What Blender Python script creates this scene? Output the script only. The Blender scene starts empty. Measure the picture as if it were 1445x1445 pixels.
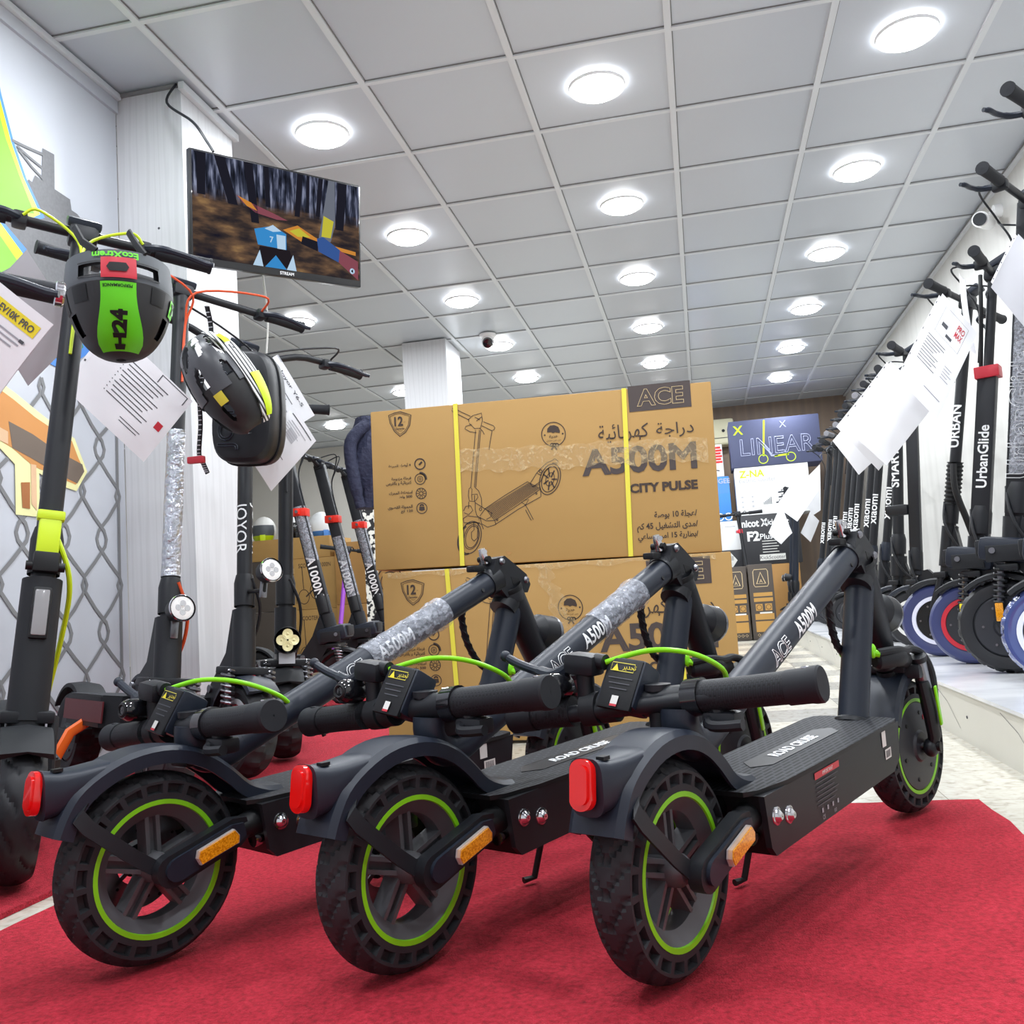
import bpy, bmesh, math, random
from mathutils import Vector as V, Matrix
random.seed(7)
C = bpy.context.scene.collection
PI = math.pi
sin, cos, rad = math.sin, math.cos, math.radians
# ---------------------------------------------------------------- camera calibration (photo 1445 px square)
FPX, YAW, PITCH, ROLL, CAMH = 1313.88, .1959, .0959, .0657, .455
def cam_axes():
    f = V((-sin(YAW)*cos(PITCH), cos(YAW)*cos(PITCH), sin(PITCH)))
    r = V((cos(YAW), sin(YAW), 0)); u = r.cross(f)
    c, s = cos(ROLL), sin(ROLL)
    return c*r - s*u, s*r + c*u, f
CR, CU, CF = cam_axes()
EYE = V((0, 0, CAMH))
def ray(u, v): return CR*((u-722.5)/FPX) + CU*(-(v-722.5)/FPX) + CF
def P(u, v, k): return EYE + ray(u, v)*k            # point at depth k
def onY(u, v, y): d = ray(u, v); return EYE + d*(y/d.y)
def onX(u, v, x): d = ray(u, v); return EYE + d*(x/d.x)
def onZ(u, v, z): d = ray(u, v); return EYE + d*((z-CAMH)/d.z)
# ---------------------------------------------------------------- materials
def lin(h):
    h = h.lstrip('#'); o = []
    for i in (0, 2, 4):
        c = int(h[i:i+2], 16)/255
        o.append(c/12.92 if c <= .04045 else ((c+.055)/1.055)**2.4)
    return (*o, 1)
MT = {}
def mat(name, hexc, rough=.5, metal=0, emit=0, alpha=1, bump=None, coat=0, vary=None, spec=.5):
    m = bpy.data.materials.new(name); m.use_nodes = True
    nt = m.node_tree; b = nt.nodes['Principled BSDF']
    b.inputs['Base Color'].default_value = lin(hexc)
    b.inputs['Roughness'].default_value = rough
    b.inputs['Metallic'].default_value = metal
    b.inputs['Specular IOR Level'].default_value = spec
    b.inputs['Coat Weight'].default_value = coat
    b.inputs['Alpha'].default_value = alpha
    if emit:
        b.inputs['Emission Color'].default_value = lin(hexc)
        b.inputs['Emission Strength'].default_value = emit
    if vary or bump:
        tc = nt.nodes.new('ShaderNodeTexCoord')
    if vary:                      # (scale, other colour, amount)
        n = nt.nodes.new('ShaderNodeTexNoise'); n.inputs['Scale'].default_value = vary[0]; n.inputs['Detail'].default_value = 5
        nt.links.new(tc.outputs['Object'], n.inputs['Vector'])
        r = nt.nodes.new('ShaderNodeValToRGB'); r.color_ramp.elements[0].position = .5-vary[2]; r.color_ramp.elements[1].position = .5+vary[2]
        r.color_ramp.elements[0].color = lin(hexc); r.color_ramp.elements[1].color = lin(vary[1])
        nt.links.new(n.outputs['Fac'], r.inputs[0]); nt.links.new(r.outputs[0], b.inputs['Base Color'])
    if bump:                      # (scale, strength, distance)
        n2 = nt.nodes.new('ShaderNodeTexNoise'); n2.inputs['Scale'].default_value = bump[0]; n2.inputs['Detail'].default_value = 4
        nt.links.new(tc.outputs['Object'], n2.inputs['Vector'])
        bp = nt.nodes.new('ShaderNodeBump'); bp.inputs['Strength'].default_value = bump[1]; bp.inputs['Distance'].default_value = bump[2]
        nt.links.new(n2.outputs['Fac'], bp.inputs['Height']); nt.links.new(bp.outputs[0], b.inputs['Normal'])
    MT[name] = m
    return m
def tex(name, kind, scale, hexes, mapscale=(1, 1, 1), rough=.5, bump=0, detail=4, dist=.002, pos=None, bumpscale=None, metal=0, spec=.5, **kw):
    """noise / wave / brick / checker driven colour ramp"""
    m = mat(name, hexes[0], rough, metal, spec=spec); nt = m.node_tree; b = nt.nodes['Principled BSDF']
    tc = nt.nodes.new('ShaderNodeTexCoord'); mp = nt.nodes.new('ShaderNodeMapping'); mp.inputs['Scale'].default_value = mapscale
    nt.links.new(tc.outputs['Object'], mp.inputs['Vector'])
    t = nt.nodes.new({'noise': 'ShaderNodeTexNoise', 'wave': 'ShaderNodeTexWave', 'voronoi': 'ShaderNodeTexVoronoi', 'brick': 'ShaderNodeTexBrick'}[kind])
    t.inputs['Scale'].default_value = scale
    if 'Detail' in t.inputs: t.inputs['Detail'].default_value = detail
    for k, v in kw.items(): t.inputs[k].default_value = v
    nt.links.new(mp.outputs[0], t.inputs['Vector'])
    if kind == 'brick':
        for i, k in enumerate(('Color1', 'Color2', 'Mortar')): t.inputs[k].default_value = lin(hexes[min(i, len(hexes)-1)])
        nt.links.new(t.outputs['Color'], b.inputs['Base Color']); h = t.outputs['Fac']
    else:
        r = nt.nodes.new('ShaderNodeValToRGB'); el = r.color_ramp.elements
        n = len(hexes); pos = pos or [i/(n-1) for i in range(n)]
        while len(el) < n: el.new(.5)
        for i, h in enumerate(hexes): el[i].position = pos[i]; el[i].color = lin(h)
        h = t.outputs['Distance'] if kind == 'voronoi' else t.outputs['Fac']
        nt.links.new(h, r.inputs[0]); nt.links.new(r.outputs[0], b.inputs['Base Color'])
    if bump:
        if bumpscale:
            n2 = nt.nodes.new('ShaderNodeTexNoise'); n2.inputs['Scale'].default_value = bumpscale; n2.inputs['Detail'].default_value = 3
            nt.links.new(tc.outputs['Object'], n2.inputs['Vector']); h = n2.outputs['Fac']
        bp = nt.nodes.new('ShaderNodeBump'); bp.inputs['Strength'].default_value = bump; bp.inputs['Distance'].default_value = dist
        if kind == 'brick': bp.invert = True
        nt.links.new(h, bp.inputs['Height']); nt.links.new(bp.outputs[0], b.inputs['Normal'])
    return m
mat('black', '1b1d22', .45, spec=.35); mat('satin', '1e2430', .42, spec=.35, bump=(900, .04, .0005)); mat('matte', '1d1f23', .6, spec=.3)
mat('deep', '101114', .5, spec=.35); mat('rubber', '25262a', .6, spec=.35, bump=(240, .08, .001)); mat('rubber2', '202125', .55, spec=.35, bump=(150, .1, .001))
mat('gloss', '15161a', .12, coat=.5); mat('grip', '1f2126', .65, spec=.3); mat('rim', '58585c', .45, .25); mat('motor', '303238', .45, .3)
mat('green', '7cc714', .45); mat('cablegreen', '86e010', .3); mat('chrome', 'c8c8cc', .15, 1); mat('steel', '85868c', .3, .9)
mat('red', 'd01818', .25, coat=.3); mat('taillight', 'd0100e', .12, emit=.12, coat=.6); mat('amber', 'c87808', .2, coat=.6, vary=(420, 'f0a81e', .1))
mat('clear', 'e8e8ea', .1, alpha=.35); mat('white', 'eceef0', .5); mat('offwhite', 'd8d8d4', .5); mat('paper', 'e9eaee', .35, bump=(6, .25, .01))
mat('papergrey', 'b9bac0', .35, bump=(6, .2, .01)); mat('print', '4a4b52', .6); mat('printlight', '9b9ca4', .6); mat('yellow', 'e8d62a', .5); mat('strap', 'dcd046', .35, bump=(300, .2, .001))
mat('lime', 'c4de10', .4); mat('orange', 'f06a1c', .4); mat('orangecable', 'd84e20', .4); mat('redclamp', 'e03020', .35, .2); mat('ink', '3b2e28', .7); mat('inkbox', '443a38', .65)
mat('outline', 'cdb68c', .6); mat('lens', 'f2f2f0', .08, coat=.5); mat('ledwarm', 'f0e6b0', .2); mat('purple', '9a4cc0', .4); mat('blue', '3f86cf', .5); mat('navy', '22263e', .8, bump=(30, .6, .02))
mat('bluebox', '4a5070', .55); mat('linebox', 'a8aecb', .5); mat('acbody', 'd6d2b4', .4); mat('darkbox', '2a2b30', .5); mat('brownbox', '4a423c', .65); mat('kraft', 'b58a48', .7)
mat('bluetyre', '363e6c', .4, bump=(150, .1, .001)); mat('ringwhite', 'dfe2f4', .35); mat('darkred', '5a1820', .5); mat('ringred', 'c02838', .4); mat('shine', '47558c', .14, .2, coat=.6); mat('greygrip', '77777d', .6)  # blue light and a window's reflection on dark tyres, painted into their base colours
mat('helmgrey', '4c5156', .55); mat('helmgreen', '62d414', .45); mat('helmblack', '232426', .5); mat('helmgloss', '4c4e53', .33)
mat('wallwhite', 'bcc0c8', .45, bump=(3, .05, .01)); mat('wallgrey', 'c9c6c0', .6); mat('muralgrey', '68696c', .6, vary=(90, '77787b', .3)); mat('wire', '77787a', .5); mat('muralgreen', '7cc832', .5)
mat('muralblue', '4a86d4', .5); mat('orange2', 'c98a48', .55); mat('peach', 'd9b48e', .55); mat('taupe', '6a5c50', .55); mat('halo', 'e6e3a6', .5); mat('brown', 'a0622e', .55); mat('teal', '2f8a70', .5)
mat('tbar', 'd4d8dc', .45); mat('gap', '7c7c7c', .7); mat('lamp', 'ffffff', .3, emit=20); mat('lamprim', 'f0f0f0', .4)
mat('tvframe', '16171b', .3, coat=.3); mat('ledblue', '8ea6ff', .3, emit=1.2)
tex('ceiltile', 'noise', 2.2, ['bdc3cb', 'c3c9d1'], rough=.28, bump=.05, bumpscale=9, dist=.004)
tex('rightwall', 'wave', 1.2, ['c2c1bd', 'cac9c5'], mapscale=(1, 6, .15), rough=.5, Distortion=6.0)
tex('whitewood', 'wave', 5, ['c2c3c6', 'cacbce', 'c7c8cb'], mapscale=(2, 2, .12), rough=.5, Distortion=9.0, **{'Detail Scale': 1.5})
tex('woodwall', 'wave', 2.2, ['78675a', '83715f', '7d6b5c'], mapscale=(.8, 1, .04), rough=.5, Distortion=7.0)
tex('carpet', 'noise', 140, ['8c0c1e', 'ba1830', 'd02a42'], rough=.95, bump=1, bumpscale=420, dist=.006, pos=[.25, .5, .8], detail=8)
tex('cardboard', 'noise', 3, ['a8834a', 'ae8950'], mapscale=(1, 1, 4), rough=.7, bump=.08, bumpscale=40, dist=.002)
tex('cardboard2', 'noise', 3, ['a0763f', 'ab804a'], mapscale=(1, 1, 4), rough=.7)
tex('marble', 'noise', 1.6, ['b9bcc2', 'd2d4d8', 'e2e3e6', 'cfd1d5'], mapscale=(1, 2.5, 1), rough=.18, detail=9, pos=[.3, .45, .55, .75])
tex('marblefront', 'noise', 2.5, ['c4c2b9', 'cecdc5'], rough=.35, detail=6)
tex('matdash', 'brick', 1, ['17181b', '17181b', '3a3c41'], rough=.65, spec=.25, bump=.6, dist=.002, **{'Brick Width': .03, 'Row Height': .0078, 'Mortar Size': .0023, 'Mortar Smooth': .2})
tex('honey', 'brick', 1, ['212328', '212328', '16171b'], rough=.6, spec=.3, bump=.5, dist=.0008, **{'Brick Width': .004, 'Row Height': .003, 'Mortar Size': .0005})
tex('wrap', 'noise', 60, ['b4b9c6', 'd2d6e0'], rough=.12, bump=1, bumpscale=110, dist=.008)
tex('floral', 'noise', 22, ['e8e6de', 'e8e6de', '2a2a2c'], rough=.6, pos=[.0, .5, .54], detail=2)
tex('hatch', 'wave', 34, ['e4e4e4', 'e4e4e4', '202022'], mapscale=(1, 1, 1), rough=.5, pos=[0, .5, .6])
tex('wrapsilver', 'noise', 50, ['8d929b', 'c6cad2', '6c717c'], rough=.18, metal=.75, bump=1, bumpscale=70, dist=.012, detail=9)
def wrap_alpha():
    m = MT['wrap']; nt = m.node_tree; b = nt.nodes['Principled BSDF']; tc = nt.nodes.new('ShaderNodeTexCoord')
    n = nt.nodes.new('ShaderNodeTexNoise'); n.inputs['Scale'].default_value = 75; n.inputs['Detail'].default_value = 7; n.inputs['Distortion'].default_value = 1
    r = nt.nodes.new('ShaderNodeValToRGB'); r.color_ramp.elements[0].position = .38; r.color_ramp.elements[1].position = .72
    r.color_ramp.elements[0].color = (.26, .26, .26, 1); r.color_ramp.elements[1].color = (.62, .62, .62, 1)
    nt.links.new(tc.outputs['Object'], n.inputs['Vector']); nt.links.new(n.outputs['Fac'], r.inputs[0]); nt.links.new(r.outputs[0], b.inputs['Alpha'])
wrap_alpha()
def tape_mat():
    m = mat('tape', 'e0c79a', .08, bump=(45, .5, .006)); nt = m.node_tree; b = nt.nodes['Principled BSDF']; tc = nt.nodes.new('ShaderNodeTexCoord')
    n = nt.nodes.new('ShaderNodeTexNoise'); n.inputs['Scale'].default_value = 55; n.inputs['Detail'].default_value = 8; n.inputs['Distortion'].default_value = 1
    r = nt.nodes.new('ShaderNodeValToRGB'); r.color_ramp.elements[0].position = .5; r.color_ramp.elements[1].position = .7
    r.color_ramp.elements[0].color = (.16, .16, .16, 1); r.color_ramp.elements[1].color = (.6, .6, .6, 1)
    nt.links.new(tc.outputs['Object'], n.inputs['Vector']); nt.links.new(n.outputs['Fac'], r.inputs[0]); nt.links.new(r.outputs[0], b.inputs['Alpha'])
tape_mat()
def floor_mat():
    m = mat('floor', 'd9d2c2', .22); nt = m.node_tree; b = nt.nodes['Principled BSDF']; L = nt.links
    tc = nt.nodes.new('ShaderNodeTexCoord')
    n = nt.nodes.new('ShaderNodeTexNoise'); n.inputs['Scale'].default_value = 38; n.inputs['Detail'].default_value = 9; n.inputs['Distortion'].default_value = .8
    L.new(tc.outputs['Object'], n.inputs['Vector'])
    r = nt.nodes.new('ShaderNodeValToRGB'); e = r.color_ramp.elements
    e[0].position = .3; e[0].color = lin('a8a294'); e[1].position = .62; e[1].color = lin('cbc8bd'); x = e.new(.46); x.color = lin('c3bfb2')
    L.new(n.outputs['Fac'], r.inputs[0])
    mp = nt.nodes.new('ShaderNodeMapping'); mp.inputs['Location'].default_value = (.15, .05, 0); L.new(tc.outputs['Object'], mp.inputs['Vector'])
    br = nt.nodes.new('ShaderNodeTexBrick'); br.offset = 0; br.inputs['Scale'].default_value = 1
    for k, v in (('Brick Width', .3), ('Row Height', .3), ('Mortar Size', .0012)): br.inputs[k].default_value = v
    br.inputs['Color1'].default_value = (1, 1, 1, 1); br.inputs['Color2'].default_value = (.93, .93, .93, 1); br.inputs['Mortar'].default_value = (.55, .53, .5, 1)
    L.new(mp.outputs[0], br.inputs['Vector'])
    ck = nt.nodes.new('ShaderNodeTexChecker'); ck.inputs['Scale'].default_value = 1/.3; ck.inputs['Color1'].default_value = (1, 1, 1, 1); ck.inputs['Color2'].default_value = (.62, .63, .66, 1)
    L.new(mp.outputs[0], ck.inputs['Vector'])
    sp = nt.nodes.new('ShaderNodeSeparateXYZ'); L.new(tc.outputs['Object'], sp.inputs[0])
    gt = nt.nodes.new('ShaderNodeMath'); gt.operation = 'GREATER_THAN'; gt.inputs[1].default_value = 3.25; L.new(sp.outputs['Y'], gt.inputs[0])
    mul = nt.nodes.new('ShaderNodeMix'); mul.data_type = 'RGBA'; mul.blend_type = 'MULTIPLY'; mul.inputs['Factor'].default_value = 1
    L.new(r.outputs[0], mul.inputs['A']); L.new(br.outputs['Color'], mul.inputs['B'])
    m2 = nt.nodes.new('ShaderNodeMix'); m2.data_type = 'RGBA'; m2.blend_type = 'MULTIPLY'
    L.new(gt.outputs[0], m2.inputs['Factor']); L.new(mul.outputs['Result'], m2.inputs['A']); L.new(ck.outputs['Color'], m2.inputs['B'])
    L.new(m2.outputs['Result'], b.inputs['Base Color'])
floor_mat()
def screen_mat():
    """the picture the TV shows: a blurred forest floor under dark trunks"""
    m = bpy.data.materials.new('screen'); m.use_nodes = True; nt = m.node_tree; L = nt.links
    nt.nodes.remove(nt.nodes['Principled BSDF']); em = nt.nodes.new('ShaderNodeEmission'); em.inputs['Strength'].default_value = .9
    L.new(em.outputs[0], nt.nodes['Material Output'].inputs[0])
    tc = nt.nodes.new('ShaderNodeTexCoord'); sp = nt.nodes.new('ShaderNodeSeparateXYZ'); L.new(tc.outputs['Object'], sp.inputs[0])
    def noise(sc, ms, hx, ps):
        mp = nt.nodes.new('ShaderNodeMapping'); mp.inputs['Scale'].default_value = ms; L.new(tc.outputs['Object'], mp.inputs['Vector'])
        n = nt.nodes.new('ShaderNodeTexNoise'); n.inputs['Scale'].default_value = sc; n.inputs['Detail'].default_value = 6; L.new(mp.outputs[0], n.inputs['Vector'])
        r = nt.nodes.new('ShaderNodeValToRGB'); e = r.color_ramp.elements
        while len(e) < len(hx): e.new(.5)
        for i, h in enumerate(hx): e[i].position = ps[i]; e[i].color = lin(h)
        L.new(n.outputs['Fac'], r.inputs[0]); return r.outputs[0]
    trees = noise(14, (5, 1, .7), ['15171f', '3a3f52', '8d93ad', 'c9cfe2'], [.36, .5, .66, .8])
    ground = noise(9, (1, 1, 3), ['1c1c28', '3b3230', '6a5240', 'a98558'], [.3, .45, .6, .78])
    mr = nt.nodes.new('ShaderNodeMapRange'); mr.inputs['From Min'].default_value = .03; mr.inputs['From Max'].default_value = .075; L.new(sp.outputs['Z'], mr.inputs['Value'])
    mx = nt.nodes.new('ShaderNodeMix'); mx.data_type = 'RGBA'; L.new(mr.outputs[0], mx.inputs['Factor']); L.new(ground, mx.inputs['A']); L.new(trees, mx.inputs['B'])
    L.new(mx.outputs['Result'], em.inputs['Color']); MT['screen'] = m
screen_mat()
def emis(name, hexc, s=.9):
    m = bpy.data.materials.new(name); m.use_nodes = True; nt = m.node_tree; nt.nodes.remove(nt.nodes['Principled BSDF'])
    em = nt.nodes.new('ShaderNodeEmission'); em.inputs['Color'].default_value = lin(hexc); em.inputs['Strength'].default_value = s
    nt.links.new(em.outputs[0], nt.nodes['Material Output'].inputs[0]); MT[name] = m
for a_ in (('tvtrunk', '20202a'), ('tvorange', 'd08a3c'), ('tvblue', '3c8fd0'), ('tvlight', 'bcd8f0'), ('tvskin', '8a4c58'), ('tvmoss', 'c8c040'), ('tvgrey', '6f7480'), ('tvdark', '241f24'), ('tvsleeve', '3a5a98')): emis(*a_)
# ---------------------------------------------------------------- Arabic presentation forms (isolated, final, initial, medial)
AF = {'ا': (0xFE8D, 0xFE8E), 'أ': (0xFE83, 0xFE84), 'ب': 0xFE8F, 'ة': (0xFE93, 0xFE94), 'ت': 0xFE95, 'ج': 0xFE9D, 'ح': 0xFEA1, 'د': (0xFEA9, 0xFEAA), 'ر': (0xFEAD, 0xFEAE), 'ز': (0xFEAF, 0xFEB0),
      'س': 0xFEB1, 'ش': 0xFEB5, 'ص': 0xFEB9, 'ض': 0xFEBD, 'ط': 0xFEC1, 'ع': 0xFEC9, 'غ': 0xFECD, 'ف': 0xFED1, 'ق': 0xFED5, 'ك': 0xFED9, 'ل': 0xFEDD, 'م': 0xFEE1, 'ن': 0xFEE5, 'ه': 0xFEE9,
      'و': (0xFEED, 0xFEEE), 'ى': (0xFEEF, 0xFEF0), 'ي': 0xFEF1, 'ئ': 0xFE89}
def ar(s):
    out = []
    for i, ch in enumerate(s):
        f = AF.get(ch)
        if f is None: out.append(ch); continue
        prev = i > 0 and isinstance(AF.get(s[i-1]), int)
        nxt = i+1 < len(s) and s[i+1] in AF
        if isinstance(f, tuple): out.append(chr(f[1] if prev else f[0]))
        else: out.append(chr(f + (3 if prev and nxt else 1 if prev else 2 if nxt else 0)))
    res = []; num = ''
    for ch in out:                                  # reverse for left-to-right setting, keep numbers in order
        if ch.isdigit(): num += ch
        else:
            if num: res.append(num); num = ''
            res.append(ch)
    if num: res.append(num)
    return ''.join(reversed(res))
_TX = {}
def text_geo(s, bold=0, outline=0, cuts=0, res=3, sp=1.0):
    key = (s, bold, outline, cuts, sp)
    if key in _TX: return _TX[key]
    c = bpy.data.curves.new('t', 'FONT'); c.body = s; c.size = 1; c.resolution_u = res; c.offset = bold; c.space_character = sp
    c.align_x = 'CENTER'; c.align_y = 'CENTER'
    if outline: c.fill_mode = 'NONE'; c.bevel_depth = outline; c.bevel_resolution = 0
    o = bpy.data.objects.new('t', c); C.objects.link(o)
    me = bpy.data.meshes.new_from_object(o.evaluated_get(bpy.context.evaluated_depsgraph_get()))
    bm = bmesh.new(); bm.from_mesh(me)
    ys = [v.co.y for v in bm.verts] or [0]
    for i in range(cuts):
        y = min(ys)+(max(ys)-min(ys))*(i+1)/(cuts+1)
        bmesh.ops.bisect_plane(bm, geom=bm.verts[:]+bm.edges[:]+bm.faces[:], plane_co=(0, y, 0), plane_no=(0, 1, 0))
    bm.verts.index_update()
    g = ([v.co.copy() for v in bm.verts], [[v.index for v in f.verts] for f in bm.faces])
    if g[0]:                                        # recentre vertically and horizontally on the ink
        cx = (min(p.x for p in g[0])+max(p.x for p in g[0]))/2; cy = (min(p.y for p in g[0])+max(p.y for p in g[0]))/2
        for p in g[0]: p.x -= cx; p.y -= cy
    bm.free(); bpy.data.meshes.remove(me); bpy.data.objects.remove(o); bpy.data.curves.remove(c)
    _TX[key] = g
    return g
# ---------------------------------------------------------------- mesh builder
def frame_z(d):
    d = V(d).normalized(); a = V((0, 0, 1)) if abs(d.z) < .95 else V((1, 0, 0))
    x = a.cross(d).normalized(); y = d.cross(x)
    return x, y, d
class MB:
    def __init__(s): s.v = []; s.f = []; s.m = []; s.names = []; s.T = None; s.sm = []
    def _mi(s, m):
        if m not in s.names: s.names.append(m)
        return s.names.index(m)
    def add(s, vs, fs, m, smooth=True):
        b = len(s.v); i = s._mi(m)
        for p in vs:
            p = V(p); s.v.append(s.T @ p if s.T else p)
        for f in fs: s.f.append([b+j for j in f]); s.m.append(i); s.sm.append(smooth)
        return s
    def box(s, c, d, m, R=None, ch=0):
        c = V(c); hx, hy, hz = d[0]/2, d[1]/2, d[2]/2
        if ch:
            bm = bmesh.new(); bmesh.ops.create_cube(bm, size=1)
            for v in bm.verts: v.co = V((v.co.x*d[0], v.co.y*d[1], v.co.z*d[2]))
            bmesh.ops.bevel(bm, geom=bm.edges[:], offset=min(ch, min(d)*.49), segments=2, affect='EDGES', profile=.6)
            bm.verts.index_update(); vs = [v.co.copy() for v in bm.verts]; fs = [[v.index for v in f.verts] for f in bm.faces]; bm.free()
        else:
            vs = [V((x, y, z)) for x in (-hx, hx) for y in (-hy, hy) for z in (-hz, hz)]
            fs = [(0, 1, 3, 2), (4, 6, 7, 5), (0, 4, 5, 1), (2, 3, 7, 6), (0, 2, 6, 4), (1, 5, 7, 3)]
        if R: vs = [R @ p for p in vs]
        return s.add([p+c for p in vs], fs, m)
    def tube(s, pts, r, m, seg=10, caps=True, sx=1.0):
        pts = [V(p) for p in pts]; n = len(pts); rs = r if isinstance(r, (list, tuple)) else [r]*n
        if len(rs) != n: rs = [rs[round(i*(len(rs)-1)/(n-1))] for i in range(n)]
        x = None; vs = []
        for i, p in enumerate(pts):
            d = (pts[min(i+1, n-1)]-pts[max(i-1, 0)]).normalized()
            if x is None: x, y, _ = frame_z(d)
            else:
                x = (x-d*x.dot(d)); x = x.normalized() if x.length > 1e-6 else frame_z(d)[0]
                y = d.cross(x)
            for k in range(seg):
                a = 2*PI*k/seg; vs.append(p+(x*cos(a)*sx+y*sin(a))*rs[i])
        fs = [[i*seg+k, i*seg+(k+1) % seg, (i+1)*seg+(k+1) % seg, (i+1)*seg+k] for i in range(n-1) for k in range(seg)]
        if caps: fs += [list(range(seg))[::-1], [(n-1)*seg+k for k in range(seg)]]
        return s.add(vs, fs, m)
    def cyl(s, a, b, r, m, seg=16, r2=None): return s.tube([a, b], [r, r if r2 is None else r2], m, seg)
    def lathe(s, prof, o, ax, m, seg=32, closed=False, ms=None):
        """prof: (radius, along-axis)"""
        o = V(o); x, y, z = frame_z(ax); n = len(prof); vs = []
        for r, h in prof:
            for k in range(seg):
                a = 2*PI*k/seg; vs.append(o+(x*cos(a)+y*sin(a))*r+z*h)
        rng = n if closed else n-1
        for i in range(rng):
            j = (i+1) % n
            fs = [[i*seg+k, i*seg+(k+1) % seg, j*seg+(k+1) % seg, j*seg+k] for k in range(seg)]
            if i == 0: b0 = len(s.v); s.add(vs, fs, ms[i] if ms else m)
            else:
                mi = s._mi(ms[i] if ms else m)
                for f in fs: s.f.append([b0+q for q in f]); s.m.append(mi); s.sm.append(True)
        return s
    def disc(s, o, ax, r, m, seg=24, h=.001):
        o = V(o); d = V(ax).normalized(); return s.cyl(o, o+d*h, r, m, seg)
    def prism(s, poly, o, X, Y, h, m, mf=None):
        """polygon in the X/Y frame at o, extruded by h along X x Y"""
        o = V(o); X = V(X); Y = V(Y); N = X.cross(Y).normalized(); n = len(poly)
        lo = [o+X*a+Y*b for a, b in poly]; vs = lo+[p+N*h for p in lo]
        s.add(vs, [[i, (i+1) % n, n+(i+1) % n, n+i] for i in range(n)]+[list(range(n))[::-1]], m)
        b0 = len(s.v)-2*n; s.f.append([b0+n+i for i in range(n)]); s.m.append(s._mi(mf or m)); s.sm.append(True)
        return s
    def sheet(s, poly, m):
        return s.add([V(p) for p in poly], [list(range(len(poly)))], m)
    def ribbon(s, pts, w, o, X, Y, m, closed=False, z=0):
        o = V(o); X = V(X); Y = V(Y); N = X.cross(Y).normalized()
        if closed: pts = list(pts)+[pts[0]]
        n = len(pts); vs = []
        for i, p in enumerate(pts):
            a = pts[max(i-1, 0)]; b = pts[min(i+1, n-1)]
            if closed and i in (0, n-1): a = pts[-2]; b = pts[1]
            dx, dy = b[0]-a[0], b[1]-a[1]; l = math.hypot(dx, dy) or 1
            ox, oy = -dy/l*w/2, dx/l*w/2
            for sg in (1, -1): vs.append(o+X*(p[0]+ox*sg)+Y*(p[1]+oy*sg)+N*z)
        return s.add(vs, [[2*i, 2*i+1, 2*i+3, 2*i+2] for i in range(n-1)], m)
    def sweep(s, path, sec, side, m, closed=True, scale=None):
        """planar path; section = (across along side, out along normal)"""
        side = V(side).normalized(); path = [V(p) for p in path]; n = len(path); k = len(sec); vs = []
        for i, p in enumerate(path):
            d = (path[min(i+1, n-1)]-path[max(i-1, 0)]).normalized(); nr = d.cross(side).normalized(); q = scale[i] if scale else 1
            vs += [p+side*a*q+nr*b for a, b in sec]
        kk = k if closed else k-1
        fs = [[i*k+j, i*k+(j+1) % k, (i+1)*k+(j+1) % k, (i+1)*k+j] for i in range(n-1) for j in range(kk)]
        if closed: fs += [list(range(k))[::-1], [(n-1)*k+j for j in range(k)]]
        return s.add(vs, fs, m)
    def ball(s, c, r, m, seg=16, rings=10, R=None):
        c = V(c); r = (r, r, r) if not isinstance(r, (tuple, list)) else r; vs = []; 
        for i in range(rings+1):
            t = PI*i/rings
            for k in range(seg):
                a = 2*PI*k/seg; p = V((sin(t)*cos(a)*r[0], sin(t)*sin(a)*r[1], cos(t)*r[2])); vs.append(c+(R @ p if R else p))
        return s.add(vs, [[i*seg+k, (i+1)*seg+k, (i+1)*seg+(k+1) % seg, i*seg+(k+1) % seg] for i in range(rings) for k in range(seg)], m)
    def text(s, t, o, X, Y, size, m, bold=0, outline=0, z=.0008, shear=0, sp=1.0, sx=1.0, fit=None, flat=0):
        if bold and 'M' in t and not outline:        # offset curves of M cross themselves: thicken it with a flat edge instead
            s.text(t, o, X, Y, size, m, 0, bold, z, shear, sp, sx, fit, flat=1); bold = 0
        vs, fs = text_geo(t, bold, outline, sp=sp); o = V(o)
        if fit and vs:
            w_ = max(p.x for p in vs)-min(p.x for p in vs); h_ = max(p.y for p in vs)-min(p.y for p in vs); size = fit[1]/h_; sx = fit[0]/w_/size
        X = V(X).normalized(); Y = V(Y).normalized(); N = X.cross(Y)
        return s.add([o+X*((p.x+p.y*shear)*size*sx)+Y*(p.y*size)+N*(z+p.z*size*(.06 if flat else 1)) for p in vs], fs, m)
    def text_cyl(s, t, o, ax, nr, r, size, m, bold=0, outline=0, sx=1.0, cuts=5, z=.0007, flat=0):
        """letters run along ax on a tube of radius r, centred where nr points"""
        if bold and 'M' in t and not outline:
            s.text_cyl(t, o, ax, nr, r, size, m, 0, bold, sx, cuts, z, 1); bold = 0
        vs, fs = text_geo(t, bold, outline, cuts); o = V(o); A = V(ax).normalized(); N = V(nr); N = (N-A*N.dot(A)).normalized(); B = N.cross(A)
        out = []
        for p in vs:
            a = p.y*size/r; rr = r+z+p.z*size*(.06 if flat else 1); out.append(o+A*(p.x*size*sx)+N*(cos(a)*rr)+B*(sin(a)*rr))
        return s.add(out, fs, m)
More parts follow.
